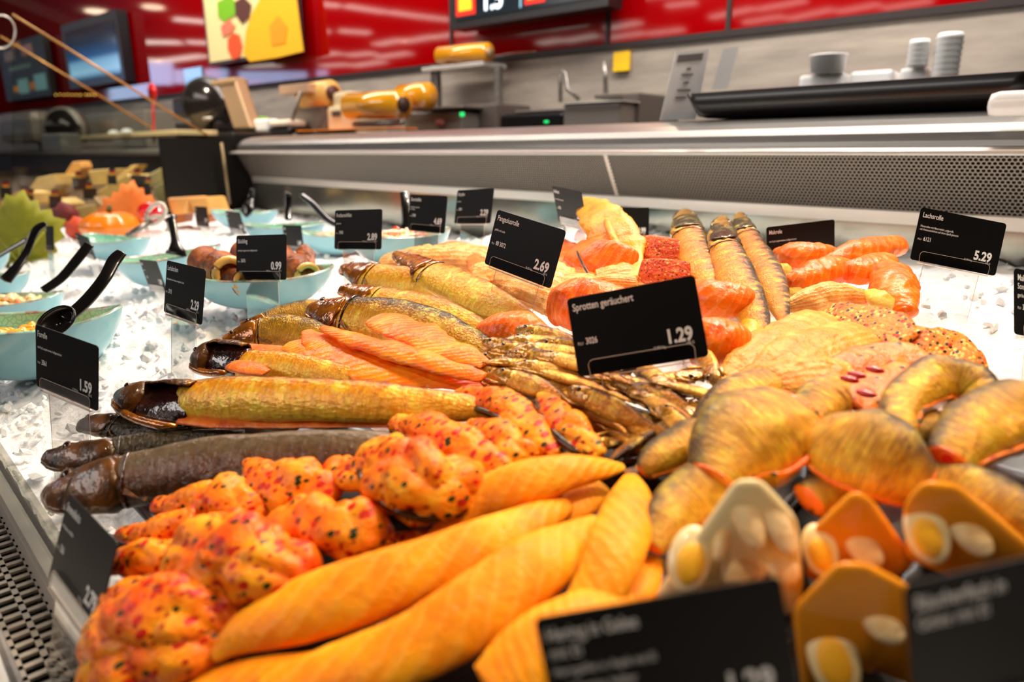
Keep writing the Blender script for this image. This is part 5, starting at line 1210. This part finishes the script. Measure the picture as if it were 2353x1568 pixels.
# pumpkin and pepper
c = atd(255, 520, 2.05); V, Fc = [], []
for j in range(13):
    th = PI*j/12
    for i in range(40):
        w = 2*PI*i/40; r = .075*(1+.10*abs(math.cos(5*w)))*math.sin(th)
        V.append(c+RT*r*math.cos(w)+FW*r*math.sin(w)+UP*.045*math.cos(th)*(1-.25*(math.sin(th) < .3)))
for j in range(12):
    for i in range(40): Fc.append((j*40+i, j*40+(i+1) % 40, (j+1)*40+(i+1) % 40, (j+1)*40+i))
pk = mesh_obj('mini_pumpkin', V, Fc, simple('pumpkin_skin', (240, 130, 16), .3, coat=.4)); tag(pk, 'small ribbed orange pumpkin before the orange leaf', 'pumpkin')
solid('stem', g_tube([c+UP*.04, c+UP*.06+RT*.006], [.008, .005], 8), simple('stem_green', (90, 90, 40), .6), pk, True)
c = atd(350, 487, 2.1); V, Fc = g_sphere(c, (.042, .03, .026), (RT, FW, UP), 24, 14)
V = [v + UP*.004*math.cos(6*math.atan2((v-c).z, (v-c).dot(FW)+1e-6)) for v in V]
pp = mesh_obj('red_pepper', V, Fc, simple('pepper_skin', (214, 16, 30), .12, coat=1)); tag(pp, 'shiny red pepper behind the tongs handles', 'pepper')
solid('stem', g_tube([c+RT*.04, c+RT*.052+UP*.006], [.005, .004], 8), simple('stem_green', (90, 90, 40), .6), pp, True)
# --- glass ends
M_gold = simple('glass_edge_gold', (196, 140, 70), .25, .3); M_pane = clear('end_glass', (244, 246, 242), .1)
p_ = solid('end_pane', g_prism([atX(x, y, -2.81) for x, y in ((28, 33), (478, 312), (522, 470), (28, 470))], Vector((-1, 0, 0)), .006), M_pane); tag(p_, 'slanting clear glass end pane between fish and cheese counters', 'glass pane')
solid('glass_edge', g_tube([atX(28, 33, -2.8), atX(478, 312, -2.8)], .0042, 8), M_gold, p_, True)
p_ = solid('end_pane', g_prism([atX(x, y, -4.2) for x, y in ((0, 83), (207, 207), (362, 302), (362, 345), (0, 345))], Vector((-1, 0, 0)), .006), M_pane); tag(p_, 'farther slanting glass pane over the cheese counter', 'glass pane')
solid('glass_edge', g_tube([atX(0, 83, -4.2), atX(207, 207, -4.2), atX(362, 302, -4.2)], .005, 8), M_gold, p_, True)
rg = solid('hinge_ring', g_tube([atX(2+33*math.cos(w), 73+38*math.sin(w), -2.8) for w in [2*PI*k/32 for k in range(33)]], .003, 8, False), M_steel_light, None, True); tag(rg, 'thin round glass clamp ring at the top left corner', 'ring')
po = solid('divider_post', g_tube([atX(509, 328, -2.74), atX(528, 470, -2.74)], .0055, 10), simple('post_brass', (150, 130, 96), .3, .5), None, True); tag(po, 'thin pale metal post in front of the black divider', 'post')
# --- boards and screens on the wall
def screen_mat(name, stops, lo, hi, strength):
    m, nt, b = NT(name); g = coords(nt, 'UV'); sp = nd(nt, 'ShaderNodeSeparateXYZ'); nt.links.new(g, sp.inputs[0])
    col = ramp(nt, sp.outputs[1], stops)
    nt.links.new(col, b.inputs['Emission Color']); b.inputs['Emission Strength'].default_value = strength; b.inputs['Base Color'].default_value = (.01, .01, .01, 1); b.inputs['Roughness'].default_value = .1
    return m
def w_panel(name, x0, x1, yt0, yb0, off, th, mat, parent, ins=0.0):
    """panel on the wall: left x0, right x1, top and bottom height read at x0"""
    zt, zb = wall(x0, yt0, off).z, wall(x0, yb0, off).z
    a, b = wall(x0, 300, off), wall(x1, 300, off)
    a = Vector((a.x, a.y, 0)); b = Vector((b.x, b.y, 0)); d = (b-a).normalized(); a = a+d*ins; b = b-d*ins; zt -= ins; zb += ins
    P = [a+UP*zb, b+UP*zb, b+UP*zt, a+UP*zt]
    V = P+[p-WN*th for p in P]
    return mesh_obj(name, V, [(0, 1, 2, 3), (7, 6, 5, 4), (0, 4, 5, 1), (1, 5, 6, 2), (2, 6, 7, 3), (3, 7, 4, 0)], mat, parent, uvs=[(0, 0), (1, 0), (1, 1), (0, 1)]*2, smooth=False)
tv = root_w('television', 240, 200, .1, 'wall screen showing dark sky over bright blue water', 'screen')
w_panel('frame', 176, 303, 48, 203, .10, .08, simple('tv_frame', (30, 30, 34), .3), tv)
w_panel('screen', 176, 303, 48, 203, .105, .004, screen_mat('tv_picture', [(0, (40, 90, 130)), (.12, (150, 195, 225)), (.32, (120, 170, 205)), (.42, (40, 84, 130)), (.7, (28, 44, 64)), (1, (44, 34, 36))], 0, 1, 1.0), tv, ins=.06)
mb = root_w('menu_board', 80, 230, .08, 'dark menu board with pale blue squares at the far left', 'menu board')
w_panel('panel', 28, 132, 98, 232, .08, .05, simple('board_dark', (52, 44, 42), .4), mb)
for (x, y, w_, h_, c_) in [(60, 180, 22, 34, (110, 150, 150)), (98, 168, 26, 38, (110, 150, 155)), (40, 112, 22, 24, (110, 90, 84)), (80, 96, 24, 26, (140, 96, 90)), (45, 150, 50, 10, (84, 96, 90)), (60, 90, 18, 12, (170, 100, 40)), (48, 196, 12, 14, (180, 110, 40)), (86, 186, 10, 18, (176, 100, 40))]:
    a_ = wall(x, y, .086); b_ = wall(x+w_, y+h_, .086)
    w_panel('picture', x, x+w_, y, y+h_, .086, .004, simple('board_pic_%d_%d' % (x, y), c_, .5, emit=.5), mb)
ps_ = root_w('poster', 600, 150, .08, 'hanging backlit poster of yellow cheese, fig and grapefruit', 'poster')
w_panel('frame', 496, 700, -30, 149, .08, .04, simple('poster_frame', (70, 60, 66), .4), ps_)
w_panel('sheet', 496, 700, -30, 149, .084, .003, simple('poster_cream', (238, 214, 150), .5, emit=.15), ps_, ins=.02)
def w_patch(name, pix, off, col, parent, emit=.12):
    return solid(name, g_prism([wall(x, y, off) for x, y in pix], WN, .003), simple('poster_%d_%d_%d' % col, col, .5, emit=emit), parent)
w_patch('cheese_print', [(560, 125), (566, 70), (580, 30), (600, -5), (680, -20), (690, 60), (698, 118), (640, 132), (575, 142)], .089, (240, 178, 24), ps_)
w_patch('cheese_shade', [(620, 60), (640, 35), (660, 60), (655, 100), (625, 105)], .093, (232, 150, 20), ps_)
w_patch('grape_print', [(500, 5), (530, -10), (545, 10), (540, 35), (515, 50), (502, 40)], .089, (120, 180, 30), ps_)
w_patch('fig_print', [(540, 5), (560, -8), (577, 10), (572, 40), (556, 54), (542, 35)], .091, (90, 50, 40), ps_)
w_patch('grapefruit_print', [(524, 90), (535, 75), (550, 80), (556, 105), (550, 132), (535, 138), (524, 115)], .091, (226, 84, 40), ps_)
w_patch('grapefruit_print', [(508, 60), (528, 45), (540, 60), (530, 75), (512, 85)], .091, (236, 120, 90), ps_)
tvb = root_w('price_screen', 1200, 40, .12, 'dark overhead price screen with white digits and red stickers', 'screen')
w_panel('frame', 1040, 1388, -70, 68, .14, .1, simple('screen_frame', (28, 26, 28), .35), tvb)
w_panel('screen', 1040, 1388, -70, 68, .145, .004, simple('screen_dark', (12, 24, 32), .15, emit=.6), tvb, ins=.035)
for (x, y0, y1, w_) in ((1053, -12, 38, 42), (1204, -20, 12, 44)):
    w_panel('sticker', x, x+w_, y0, y1, .149, .003, simple('sticker_red', (220, 36, 20), .4, emit=.7), tvb)
    w_panel('sticker_patch', x+6, x+w_-8, y0+8, y1-12, .153, .003, simple('sticker_yellow', (250, 190, 30), .4, emit=.7), tvb)
cu = bpy.data.curves.new('t', 'FONT'); cu.body = '1.59'; cu.size = 1; cu.offset = .03; to = bpy.data.objects.new('t', cu); C.objects.link(to)
dg = bpy.context.evaluated_depsgraph_get(); dg.update(); me = bpy.data.meshes.new_from_object(to.evaluated_get(dg))
o_, x_ = wall(1106, 24, .152), wall(1200, 24, .152); d_ = Vector((x_.x-o_.x, x_.y-o_.y, 0)); s_ = d_.length/2.25
solid('digits', ([o_+d_.normalized()*v.co.x*s_+UP*v.co.y*s_*1.1 for v in me.vertices], [tuple(p.vertices) for p in me.polygons]), simple('digit_glow', (225, 240, 250), .5, emit=1.6), tvb)
bpy.data.objects.remove(to)
w_panel('divider_line', 1193, 1196, -40, 18, .152, .003, simple('line_glow', (120, 170, 190), .5, emit=.8), tvb)
ys_ = w_box('wall_sign', 1407, 166, 1446, 117, .02, .015, simple('yellow_sign', (250, 200, 16), .35), 'small plain yellow square on the grey wall', 'sign')
# --- things on the work counter and on top of the case
O1 = .45
# white packaging
def tub(x0, x1, y0, y1, label, name='plastic_tub', ribs=0, off=.42):
    p, q = wall((x0+x1)/2, y1, off), wall((x0+x1)/2, y0, off); r = (x1-x0)/2*(p-CAM).dot(FW)/1657
    pr = [(r*.86, 0), (r*.97, (q.z-p.z)*.9), (r, (q.z-p.z)*.93), (r, q.z-p.z), (r*.9, q.z-p.z)]
    if ribs:
        pr = []
        for i in range(ribs): z = (q.z-p.z)*i/ribs; pr += [(r*.9, z), (r, z+(q.z-p.z)*.25/ribs)]
        pr += [(r*.86, q.z-p.z)]
    o = solid(name, g_lathe(Vector((p.x, p.y, p.z)), pr, m=28), M_white, None, True); tag(o, label, 'tub', 'white plastic tubs behind the black tray'); return o
def down_to(o): return o
w_box('plastic_box', 1832, 215, 1944, 166, .42, .2, M_white, 'wide white box left behind the black tray', 'box', bev=.01, group='white boxes behind the black tray', down=BT)
w_box('plastic_box', 1947, 215, 2052, 158, .42, .2, M_white, 'low white box in the middle behind the black tray', 'box', bev=.01, group='white boxes behind the black tray', down=BT)
w_box('plastic_box', 2060, 215, 2132, 152, .40, .2, M_white, 'white box under the shorter cup stack', 'box', bev=.01, group='white boxes behind the black tray', down=BT)
tub(1860, 1940, 127, 168, 'single white tub on the left box behind the tray')
tub(2084, 2128, 92, 154, 'shorter stack of white cups behind the tray', 'cup_stack', 5)
tub(2137, 2192, 78, 215, 'taller stack of white cups behind the tray', 'cup_stack', 10)
# menu stand
ms = root_w('menu_stand', 1560, 270, .55, 'white printed menu leaning in a clear stand left of the black tray', 'menu stand')
MA = [(1517, 277), (1598, 274), (1630, 112), (1553, 118)]
dm = 1.55
q_prism('sheet', MA, dm, .004, simple('paper', (232, 232, 230), .5), parent=ms)
q_prism('header', [(1559, 127), (1617, 122), (1613, 138), (1555, 144)], dm-.002, .001, simple('header_grey', (112, 108, 104), .5), parent=ms)
for (x, y, w_) in ((1578, 156, 10), (1566, 170, 26), (1570, 188, 12), (1556, 205, 30), (1552, 222, 24)): q_prism('print_line', [(x, y), (x+w_, y-1), (x+w_, y+4), (x, y+5)], dm-.002, .001, simple('print_grey', (130, 128, 128), .5), parent=ms)
ah = q_prism('clear_holder', [(1636, 205), (1672, 203), (1698, 108), (1664, 112)], 2.0, .01, clear('holder_clear', (235, 235, 235), .3, body=.35), 'empty clear leaflet holder behind the menu stand', 'leaflet holder')
# black tray on the case
tr = empty('black_tray', (0, 1.35, CZ+.066), 'large black rectangular tray on top of the fish counter', 'tray')
def atz(px, py, h): return flat(px, py, h)
tl, trr = atY(1590, 275, 1.30), atY(2318, 262, 1.30)
X0, X1 = tl.x, trr.x+.02; ztop = CZ+.068
hh = (atY(1760, 205, 1.29).z-ztop)
def ringr(x0, x1, y0, y1, z, r, m=6):
    P = []
    for (cx, cy, a0) in ((x1-r, y1-r, 0), (x0+r, y1-r, PI/2), (x0+r, y0+r, PI), (x1-r, y0+r, 1.5*PI)):
        for k in range(m+1): t = a0+PI/2*k/m; P.append(Vector((cx+r*math.cos(t), cy+r*math.sin(t), z)))
    return P
Y0, Y1 = 1.29, 1.56
rings = [ringr(X0+.02, X1-.02, Y0+.02, Y1-.02, ztop, .02), ringr(X0+.006, X1-.006, Y0+.006, Y1-.006, ztop+.004, .025), ringr(X0, X1, Y0, Y1, ztop+.014, .028), ringr(X0-.016, X1+.016, Y0-.012, Y1+.012, ztop+hh, .03),
         ringr(X0-.013, X1+.013, Y0-.009, Y1+.009, ztop+hh+.001, .03), ringr(X0+.004, X1-.004, Y0+.004, Y1-.004, ztop+.014, .026), ringr(X0+.02, X1-.02, Y0+.02, Y1-.02, ztop+.005, .02)]
nr = len(rings[0]); V = [v for r in rings for v in r]
Fc = [(i*nr+k, i*nr+(k+1) % nr, (i+1)*nr+(k+1) % nr, (i+1)*nr+k) for i in range(len(rings)-1) for k in range(nr)] + [tuple(range(nr))[::-1], tuple((len(rings)-1)*nr+k for k in range(nr))]
mesh_obj('tray_body', V, Fc, simple('tray_plastic', (22, 18, 18), .35, coat=.3), tr)
hp = atY(2380, 237, 1.20)
hk = solid('plastic_grip', g_box(hp, Vector((.055, 0, 0)), Vector((0, .018, 0)), UP*.0175, .014), simple('handle_white', (240, 238, 234), .25, coat=.4), None, True); tag(hk, 'rounded white plastic handle at the right edge before the tray', 'handle')
# wrapping film machine and rolls
fm_ = root_w('film_dispenser', 1060, 290, .5, 'tall film dispenser with a yellow roll on its shelf', 'film dispenser')
w_box('shelf', 968, 166, 1110, 140, .2, .16, M_steel_light, parent=fm_)
w_tube('film_roll', [(1012, 128), (1122, 120)], .040, .17, M_yellow, fm_, m=24)
w_tube('roll_core', [(1121, 121), (1127, 120)], .02, .17, M_beige, fm_)
for x in (992, 1135): w_box('post', x, 300, x+11, 150, .17, .03, M_steel, parent=fm_, down=BT)
w_box('base_unit', 1066, 300, 1142, 236, .4, .22, simple('unit_taupe', (84, 74, 68), .45), parent=fm_, bev=.012, down=BT)
sc1 = root_w('label_scale', 990, 290, .52, 'grey counter scale with green light beside the film dispenser', 'scale')
w_box('platform', 922, 256, 1062, 242, .52, .3, M_steel, parent=sc1, bev=.006)
w_box('housing', 930, 300, 1060, 256, .50, .28, M_grey, parent=sc1, bev=.01, down=BT)
w_box('red_button', 1000, 290, 1018, 276, .515, .01, simple('button_red', (130, 60, 54), .5), parent=sc1)
w_box('green_light', 1056, 268, 1064, 258, .53, .01, simple('green_led', (20, 200, 100), .4, emit=1.5), parent=sc1)
bd = root_w('black_device', 1220, 280, .5, 'low black machine with a green lamp behind the steel top', 'machine')
w_box('housing', 1146, 300, 1293, 256, .5, .3, M_blackplastic, parent=bd, bev=.012, down=BT)
w_box('lid', 1182, 260, 1290, 249, .46, .22, M_grey, parent=bd, bev=.006)
w_box('green_light', 1249, 283, 1259, 277, .505, .01, simple('green_led', (20, 200, 100), .4, emit=1.5), parent=bd)
bs = root_w('steel_basin', 1350, 280, .5, 'small steel basin with tap behind the counter', 'basin')
w_box('front', 1293, 300, 1426, 232, .5, .3, M_grey, parent=bs, bev=.01, down=BT)
w_box('rim', 1290, 240, 1430, 230, .51, .32, M_steel_light, parent=bs, bev=.006)
w_tube('tap', [(1288, 235), (1288, 175), (1292, 162), (1300, 168), (1304, 205), (1330, 228)], .008, .3, M_steel, bs)
w_tube('hose_rod', [(1392, 215), (1390, 140)], .009, .2, M_steel, bs)
w_box('side_unit', 1425, 300, 1470, 212, .4, .3, simple('unit_dark', (92, 84, 78), .4, .3), parent=bs, bev=.008, down=BT)
w_box('top_plate', 1365, 228, 1432, 214, .38, .25, simple('unit_dark', (92, 84, 78), .4, .3), parent=bs)
fr_ = root_w('yellow_film_roll', 860, 280, .75, 'large glossy yellow roll with a dark open core lying on the counter', 'roll')
w_tube('roll', [(806, 245), (925, 240)], .052, .75, M_yellow, fr_, m=28)
w_tube('core', [(924, 240), (930, 240)], .028, .75, simple('core_dark', (60, 34, 16), .6), fr_)
w_tube('cradle', [(815, 286), (925, 282)], .012, .75, M_steel, fr_)
fl_ = root_w('yellow_film_roll', 955, 240, .6, 'second shorter yellow roll standing behind the glossy one', 'roll')
w_tube('roll', [(925, 224), (985, 220)], .05, .6, M_yellow, fl_, m=28)
ob_ = w_box('orange_board', 680, 303, 905, 292, .8, .12, M_orange, 'flat orange cutting board edge behind the steel top', 'cutting board', bev=.003)
cm = root_w('cream_machine', 780, 295, .7, 'cream coloured machine with a small dark display', 'machine')
w_box('housing', 752, 300, 805, 240, .7, .2, M_cream, parent=cm, bev=.02, down=BT)
w_box('neck', 765, 262, 800, 208, .68, .14, M_cream, parent=cm, bev=.02)
w_box('display', 762, 268, 780, 254, .706, .01, simple('display_grey', (84, 74, 66), .3), parent=cm)
pr_ = root_w('paper_roll_holder', 700, 295, .7, 'grey stand holding a roll of yellowed wrapping paper', 'paper roll')
w_box('stand', 680, 300, 748, 240, .68, .2, M_grey, parent=pr_, bev=.006, down=BT)
w_tube('paper_roll', [(702, 222), (762, 214)], .055, .66, simple('cream_paper', (226, 178, 96), .4), pr_, m=26)
w_tube('core', [(761, 214), (768, 213)], .03, .66, simple('core_brown', (84, 40, 30), .5), pr_)
w_box('tear_bar', 642, 218, 706, 190, .75, .05, simple('tan_bar', (196, 160, 130), .4), parent=pr_)
w_tube('leg', [(662, 305), (692, 212)], .008, .76, M_steel, pr_)
wc = root_w('white_cup', 598, 295, .8, 'small white cup with a bit of green on top', 'cup')
w_box('cup', 584, 303, 611, 272, .8, .07, M_white, parent=wc, bev=.012); w_box('green_garnish', 592, 273, 603, 267, .79, .03, simple('garnish', (120, 170, 40), .5), parent=wc, bev=.008)
bb = root_w('black_bowl', 640, 300, .8, 'small black bowl filled with white food beside the cup', 'bowl')
w_box('bowl_body', 617, 307, 664, 290, .8, .12, M_blackplastic, parent=bb, bev=.014); w_box('white_food', 620, 291, 660, 274, .79, .1, simple('white_food', (240, 224, 200), .5), parent=bb, bev=.016)
# slicers
def slicer(x, y, s, off, label, dark, disc):
    r_ = root_w('meat_slicer', x, y+60*s, off, label, 'slicer', 'slicing machines on the work counter')
    c_ = wall(x, y, off); rad = 58*s*(c_-CAM).dot(FW)/1657
    solid('blade_guard', g_lathe(c_, [(rad*.2, .02), (rad*.96, .02), (rad, 0), (rad, -.04), (rad*.9, -.05)], axis=(WN*.75-WD*.65).normalized(), m=40), disc, r_, True)
    solid('blade', g_lathe(c_, [(rad*.05, .028), (rad*.85, .026), (rad*.86, .02)], axis=(WN*.75-WD*.65).normalized(), m=40), simple('blade_dark', (64, 60, 58), .15, .8), r_, True)
    w_box('carriage', x-75*s, y+66*s, x+20*s, y+40*s, off, .3, dark, parent=r_, bev=.01)
    w_box('motor', x-80*s, y+34*s, x-45*s, y-15*s, off-.02, .2, dark, parent=r_, bev=.02)
    w_box('base', x-70*s, y+115*s, x+55*s, y+64*s, off, .35, dark, parent=r_, bev=.015, down=BT)
    w_tube('slide_rod', [(x-78*s, y+38*s), (x+10*s, y+34*s)], .008, off+.03, M_steel, r_)
    return r_
slicer(478, 238, 1.0, .75, 'large dark slicing machine with a round blade in front of the bright windows', M_dark, M_dark)
slicer(150, 295, .82, .75, 'grey slicing machine at the far left', M_grey, M_grey)
w_box('blue_pane', 430, 240, 462, 152, .7, .01, simple('blue_plastic', (60, 110, 130), .1, coat=1), 'upright blue tinted plate of the dark slicer', 'plate', bev=.001)
bp = solid('tilted_hopper', g_box(wall(550, 238, .8), WD*.075, (UP*.9-WN*.0+WD*.42).normalized()*.125, WN*.03, .01), M_beige, None); tag(bp, 'slanting beige panel right of the dark slicing machine', 'panel')
solid('cap', g_box(wall(527, 190, .8), WD*.10, UP*.012, WN*.04, .008), M_beige, bp)
pa = solid('red_paddle', g_lathe(wall(352, 212, .9), [(.0, .01), (.042, .008), (.042, 0), (.0, -.002)], axis=WN, m=28), M_red, None, True); tag(pa, 'round dark red paddle standing before the bright windows', 'paddle')
solid('stick', g_tube([wall(352, 225, .9), wall(354, 330, .9)], .006, 8), M_red, pa, True)
w_box('grey_hood', 0, 330, 62, 252, .9, .2, M_grey, 'rounded grey machine hood at the left edge', 'machine', bev=.06)
w_box('steel_cabinet', 205, 330, 330, 252, .5, .2, simple('cab_grey', (150, 142, 134), .5, .2), 'plain grey box between the two slicing machines', 'box', bev=.01, down=BT)
w_box('card_reader', 98, 348, 135, 306, 1.25, .1, simple('reader_grey', (98, 98, 100), .4), 'small grey terminal on the cheese counter', 'terminal', bev=.01)
for (x, y) in ((262, 303), (292, 300)):
    o = solid('paper_tissue', g_sphere(atY(x, y+6, 1.5), (.05, .04, .03), None, 12, 8), M_white, None, True); tag(o, 'crumpled white paper on the cheese counter ledge', 'paper', 'crumpled papers')
# glowing beads on the wall, standing for a string of warm lights mirrored at left
for i in range(12):
    x = 128+i*9.5 if i < 7 else 148+i*7
    p = wall(x, 218-(.5 if i % 2 else 0), .06)
    o = solid('bulb_reflection', g_sphere(p, .006, None, 8, 6), simple('bulb_reflection', (255, 190, 90), .4, emit=3), None, True); tag(o, 'tiny glowing bead standing for a warm light mirrored in the red wall', 'reflection', 'row of mirrored warm lights')
# ================================================================ LIGHT, CAMERA
w = bpy.data.worlds.new('World'); sc.world = w; w.use_nodes = True
bg = w.node_tree.nodes['Background']; bg.inputs[0].default_value = (1.0, .93, .86, 1); bg.inputs[1].default_value = .35
def area(name, loc, target, sx, sy, power, col):
    l = bpy.data.lights.new(name, 'AREA'); l.shape = 'RECTANGLE'; l.size = sx; l.size_y = sy; l.energy = power; l.color = col
    o = bpy.data.objects.new(name, l); C.objects.link(o); o.location = loc
    o.rotation_euler = (Vector(target)-Vector(loc)).to_track_quat('-Z', 'Y').to_euler(); return o
def spot(name, loc, target, power, col, ang=70, r=.04):
    l = bpy.data.lights.new(name, 'SPOT'); l.energy = power; l.color = col; l.spot_size = math.radians(ang); l.spot_blend = .8; l.shadow_soft_size = r
    o = bpy.data.objects.new(name, l); C.objects.link(o); o.location = loc
    o.rotation_euler = (Vector(target)-Vector(loc)).to_track_quat('-Z', 'Y').to_euler(); return o
WARM = (1, .84, .64)
for x in (-2.3, -1.5, -.8, -.2, .45):
    spot('counter_spot', (x+.2, .98, CZ+1.2), (x, .42, CZ-.2), (50 if x < .4 else 26), WARM if x < -1 else (1, .76, .50), 75, .035)
spot('counter_spot', (-.1, .75, CZ+1.0), (-.2, .2, CZ-.2), 16, (1, .76, .5), 60, .03)
pw = WP0+WD*1.8+WN*1.0
area('wall_fill', (pw.x, pw.y, CZ+2.0), tuple(WP0+WD*1.8+UP*-.1), 6, .5, 150, (1, .92, .84))  # added fill that brightens the service wall, no fixture hangs there
area('shop_fill', (-3, -3.5, CZ+2.5), (-2.0, .8, CZ), 5, 1.5, 130, (1, .93, .88))  # added broad fill from behind the camera, not a lamp of the shop
for x in (-1.3, -.6, .1):
    spot('rear_spot', (x-.3, 2.1, CZ+1.15), (x*.5-.3, .4, CZ-.18), 32, (1, .84, .62), 45, .03)
spot('front_spot', (-.15, -.05, CZ+1.1), (-.15, .3, CZ-.2), 20, (1, .80, .55), 50, .04)
spot('cheese_spot', (-3.3, .6, CZ+1.3), (-3.5, .9, CZ-.1), 150, WARM, 90, .05)
spot('ice_spot', (-1.0, .9, CZ+1.2), (-1.0, .2, CZ-.25), 30, (1, .92, .84), 60, .04)
pw = WP0-WD*.2+WN*.8
area('wall_fill', (pw.x, pw.y, CZ+1.5), tuple(WP0-WD*.2+UP*-.1), 1.6, .3, 26, (1, .94, .88))  # second added fill, lifts the right end of the wall and the cups
spot('rail_spot', (-.55, 1.1, CZ+1.4), (-.75, 1.35, CZ), 10, (1, .95, .9), 50, .04)
cam = bpy.data.cameras.new('camera'); co = bpy.data.objects.new('camera', cam); C.objects.link(co); sc.camera = co
cam.sensor_width = 36; cam.lens = 36*F/2353; cam.clip_start = .02; cam.clip_end = 200
co.matrix_world = Matrix((( RT.x, CU.x, -CF.x, CAM.x), (RT.y, CU.y, -CF.y, CAM.y), (RT.z, CU.z, -CF.z, CAM.z), (0, 0, 0, 1)))
cam.dof.use_dof = True; cam.dof.focus_distance = .66; cam.dof.aperture_fstop = 4.6
sc.view_settings.view_transform = 'Standard'; sc.view_settings.look = 'None'; sc.view_settings.gamma = 1; sc.view_settings.exposure = -.1
sc.view_settings.use_curve_mapping = False
sc.cycles.max_bounces = 6; sc.cycles.transparent_max_bounces = 12; sc.cycles.caustics_reflective = False; sc.cycles.caustics_refractive = False
for o in sc.objects:
    if '_w' in o.keys(): del o['_w']
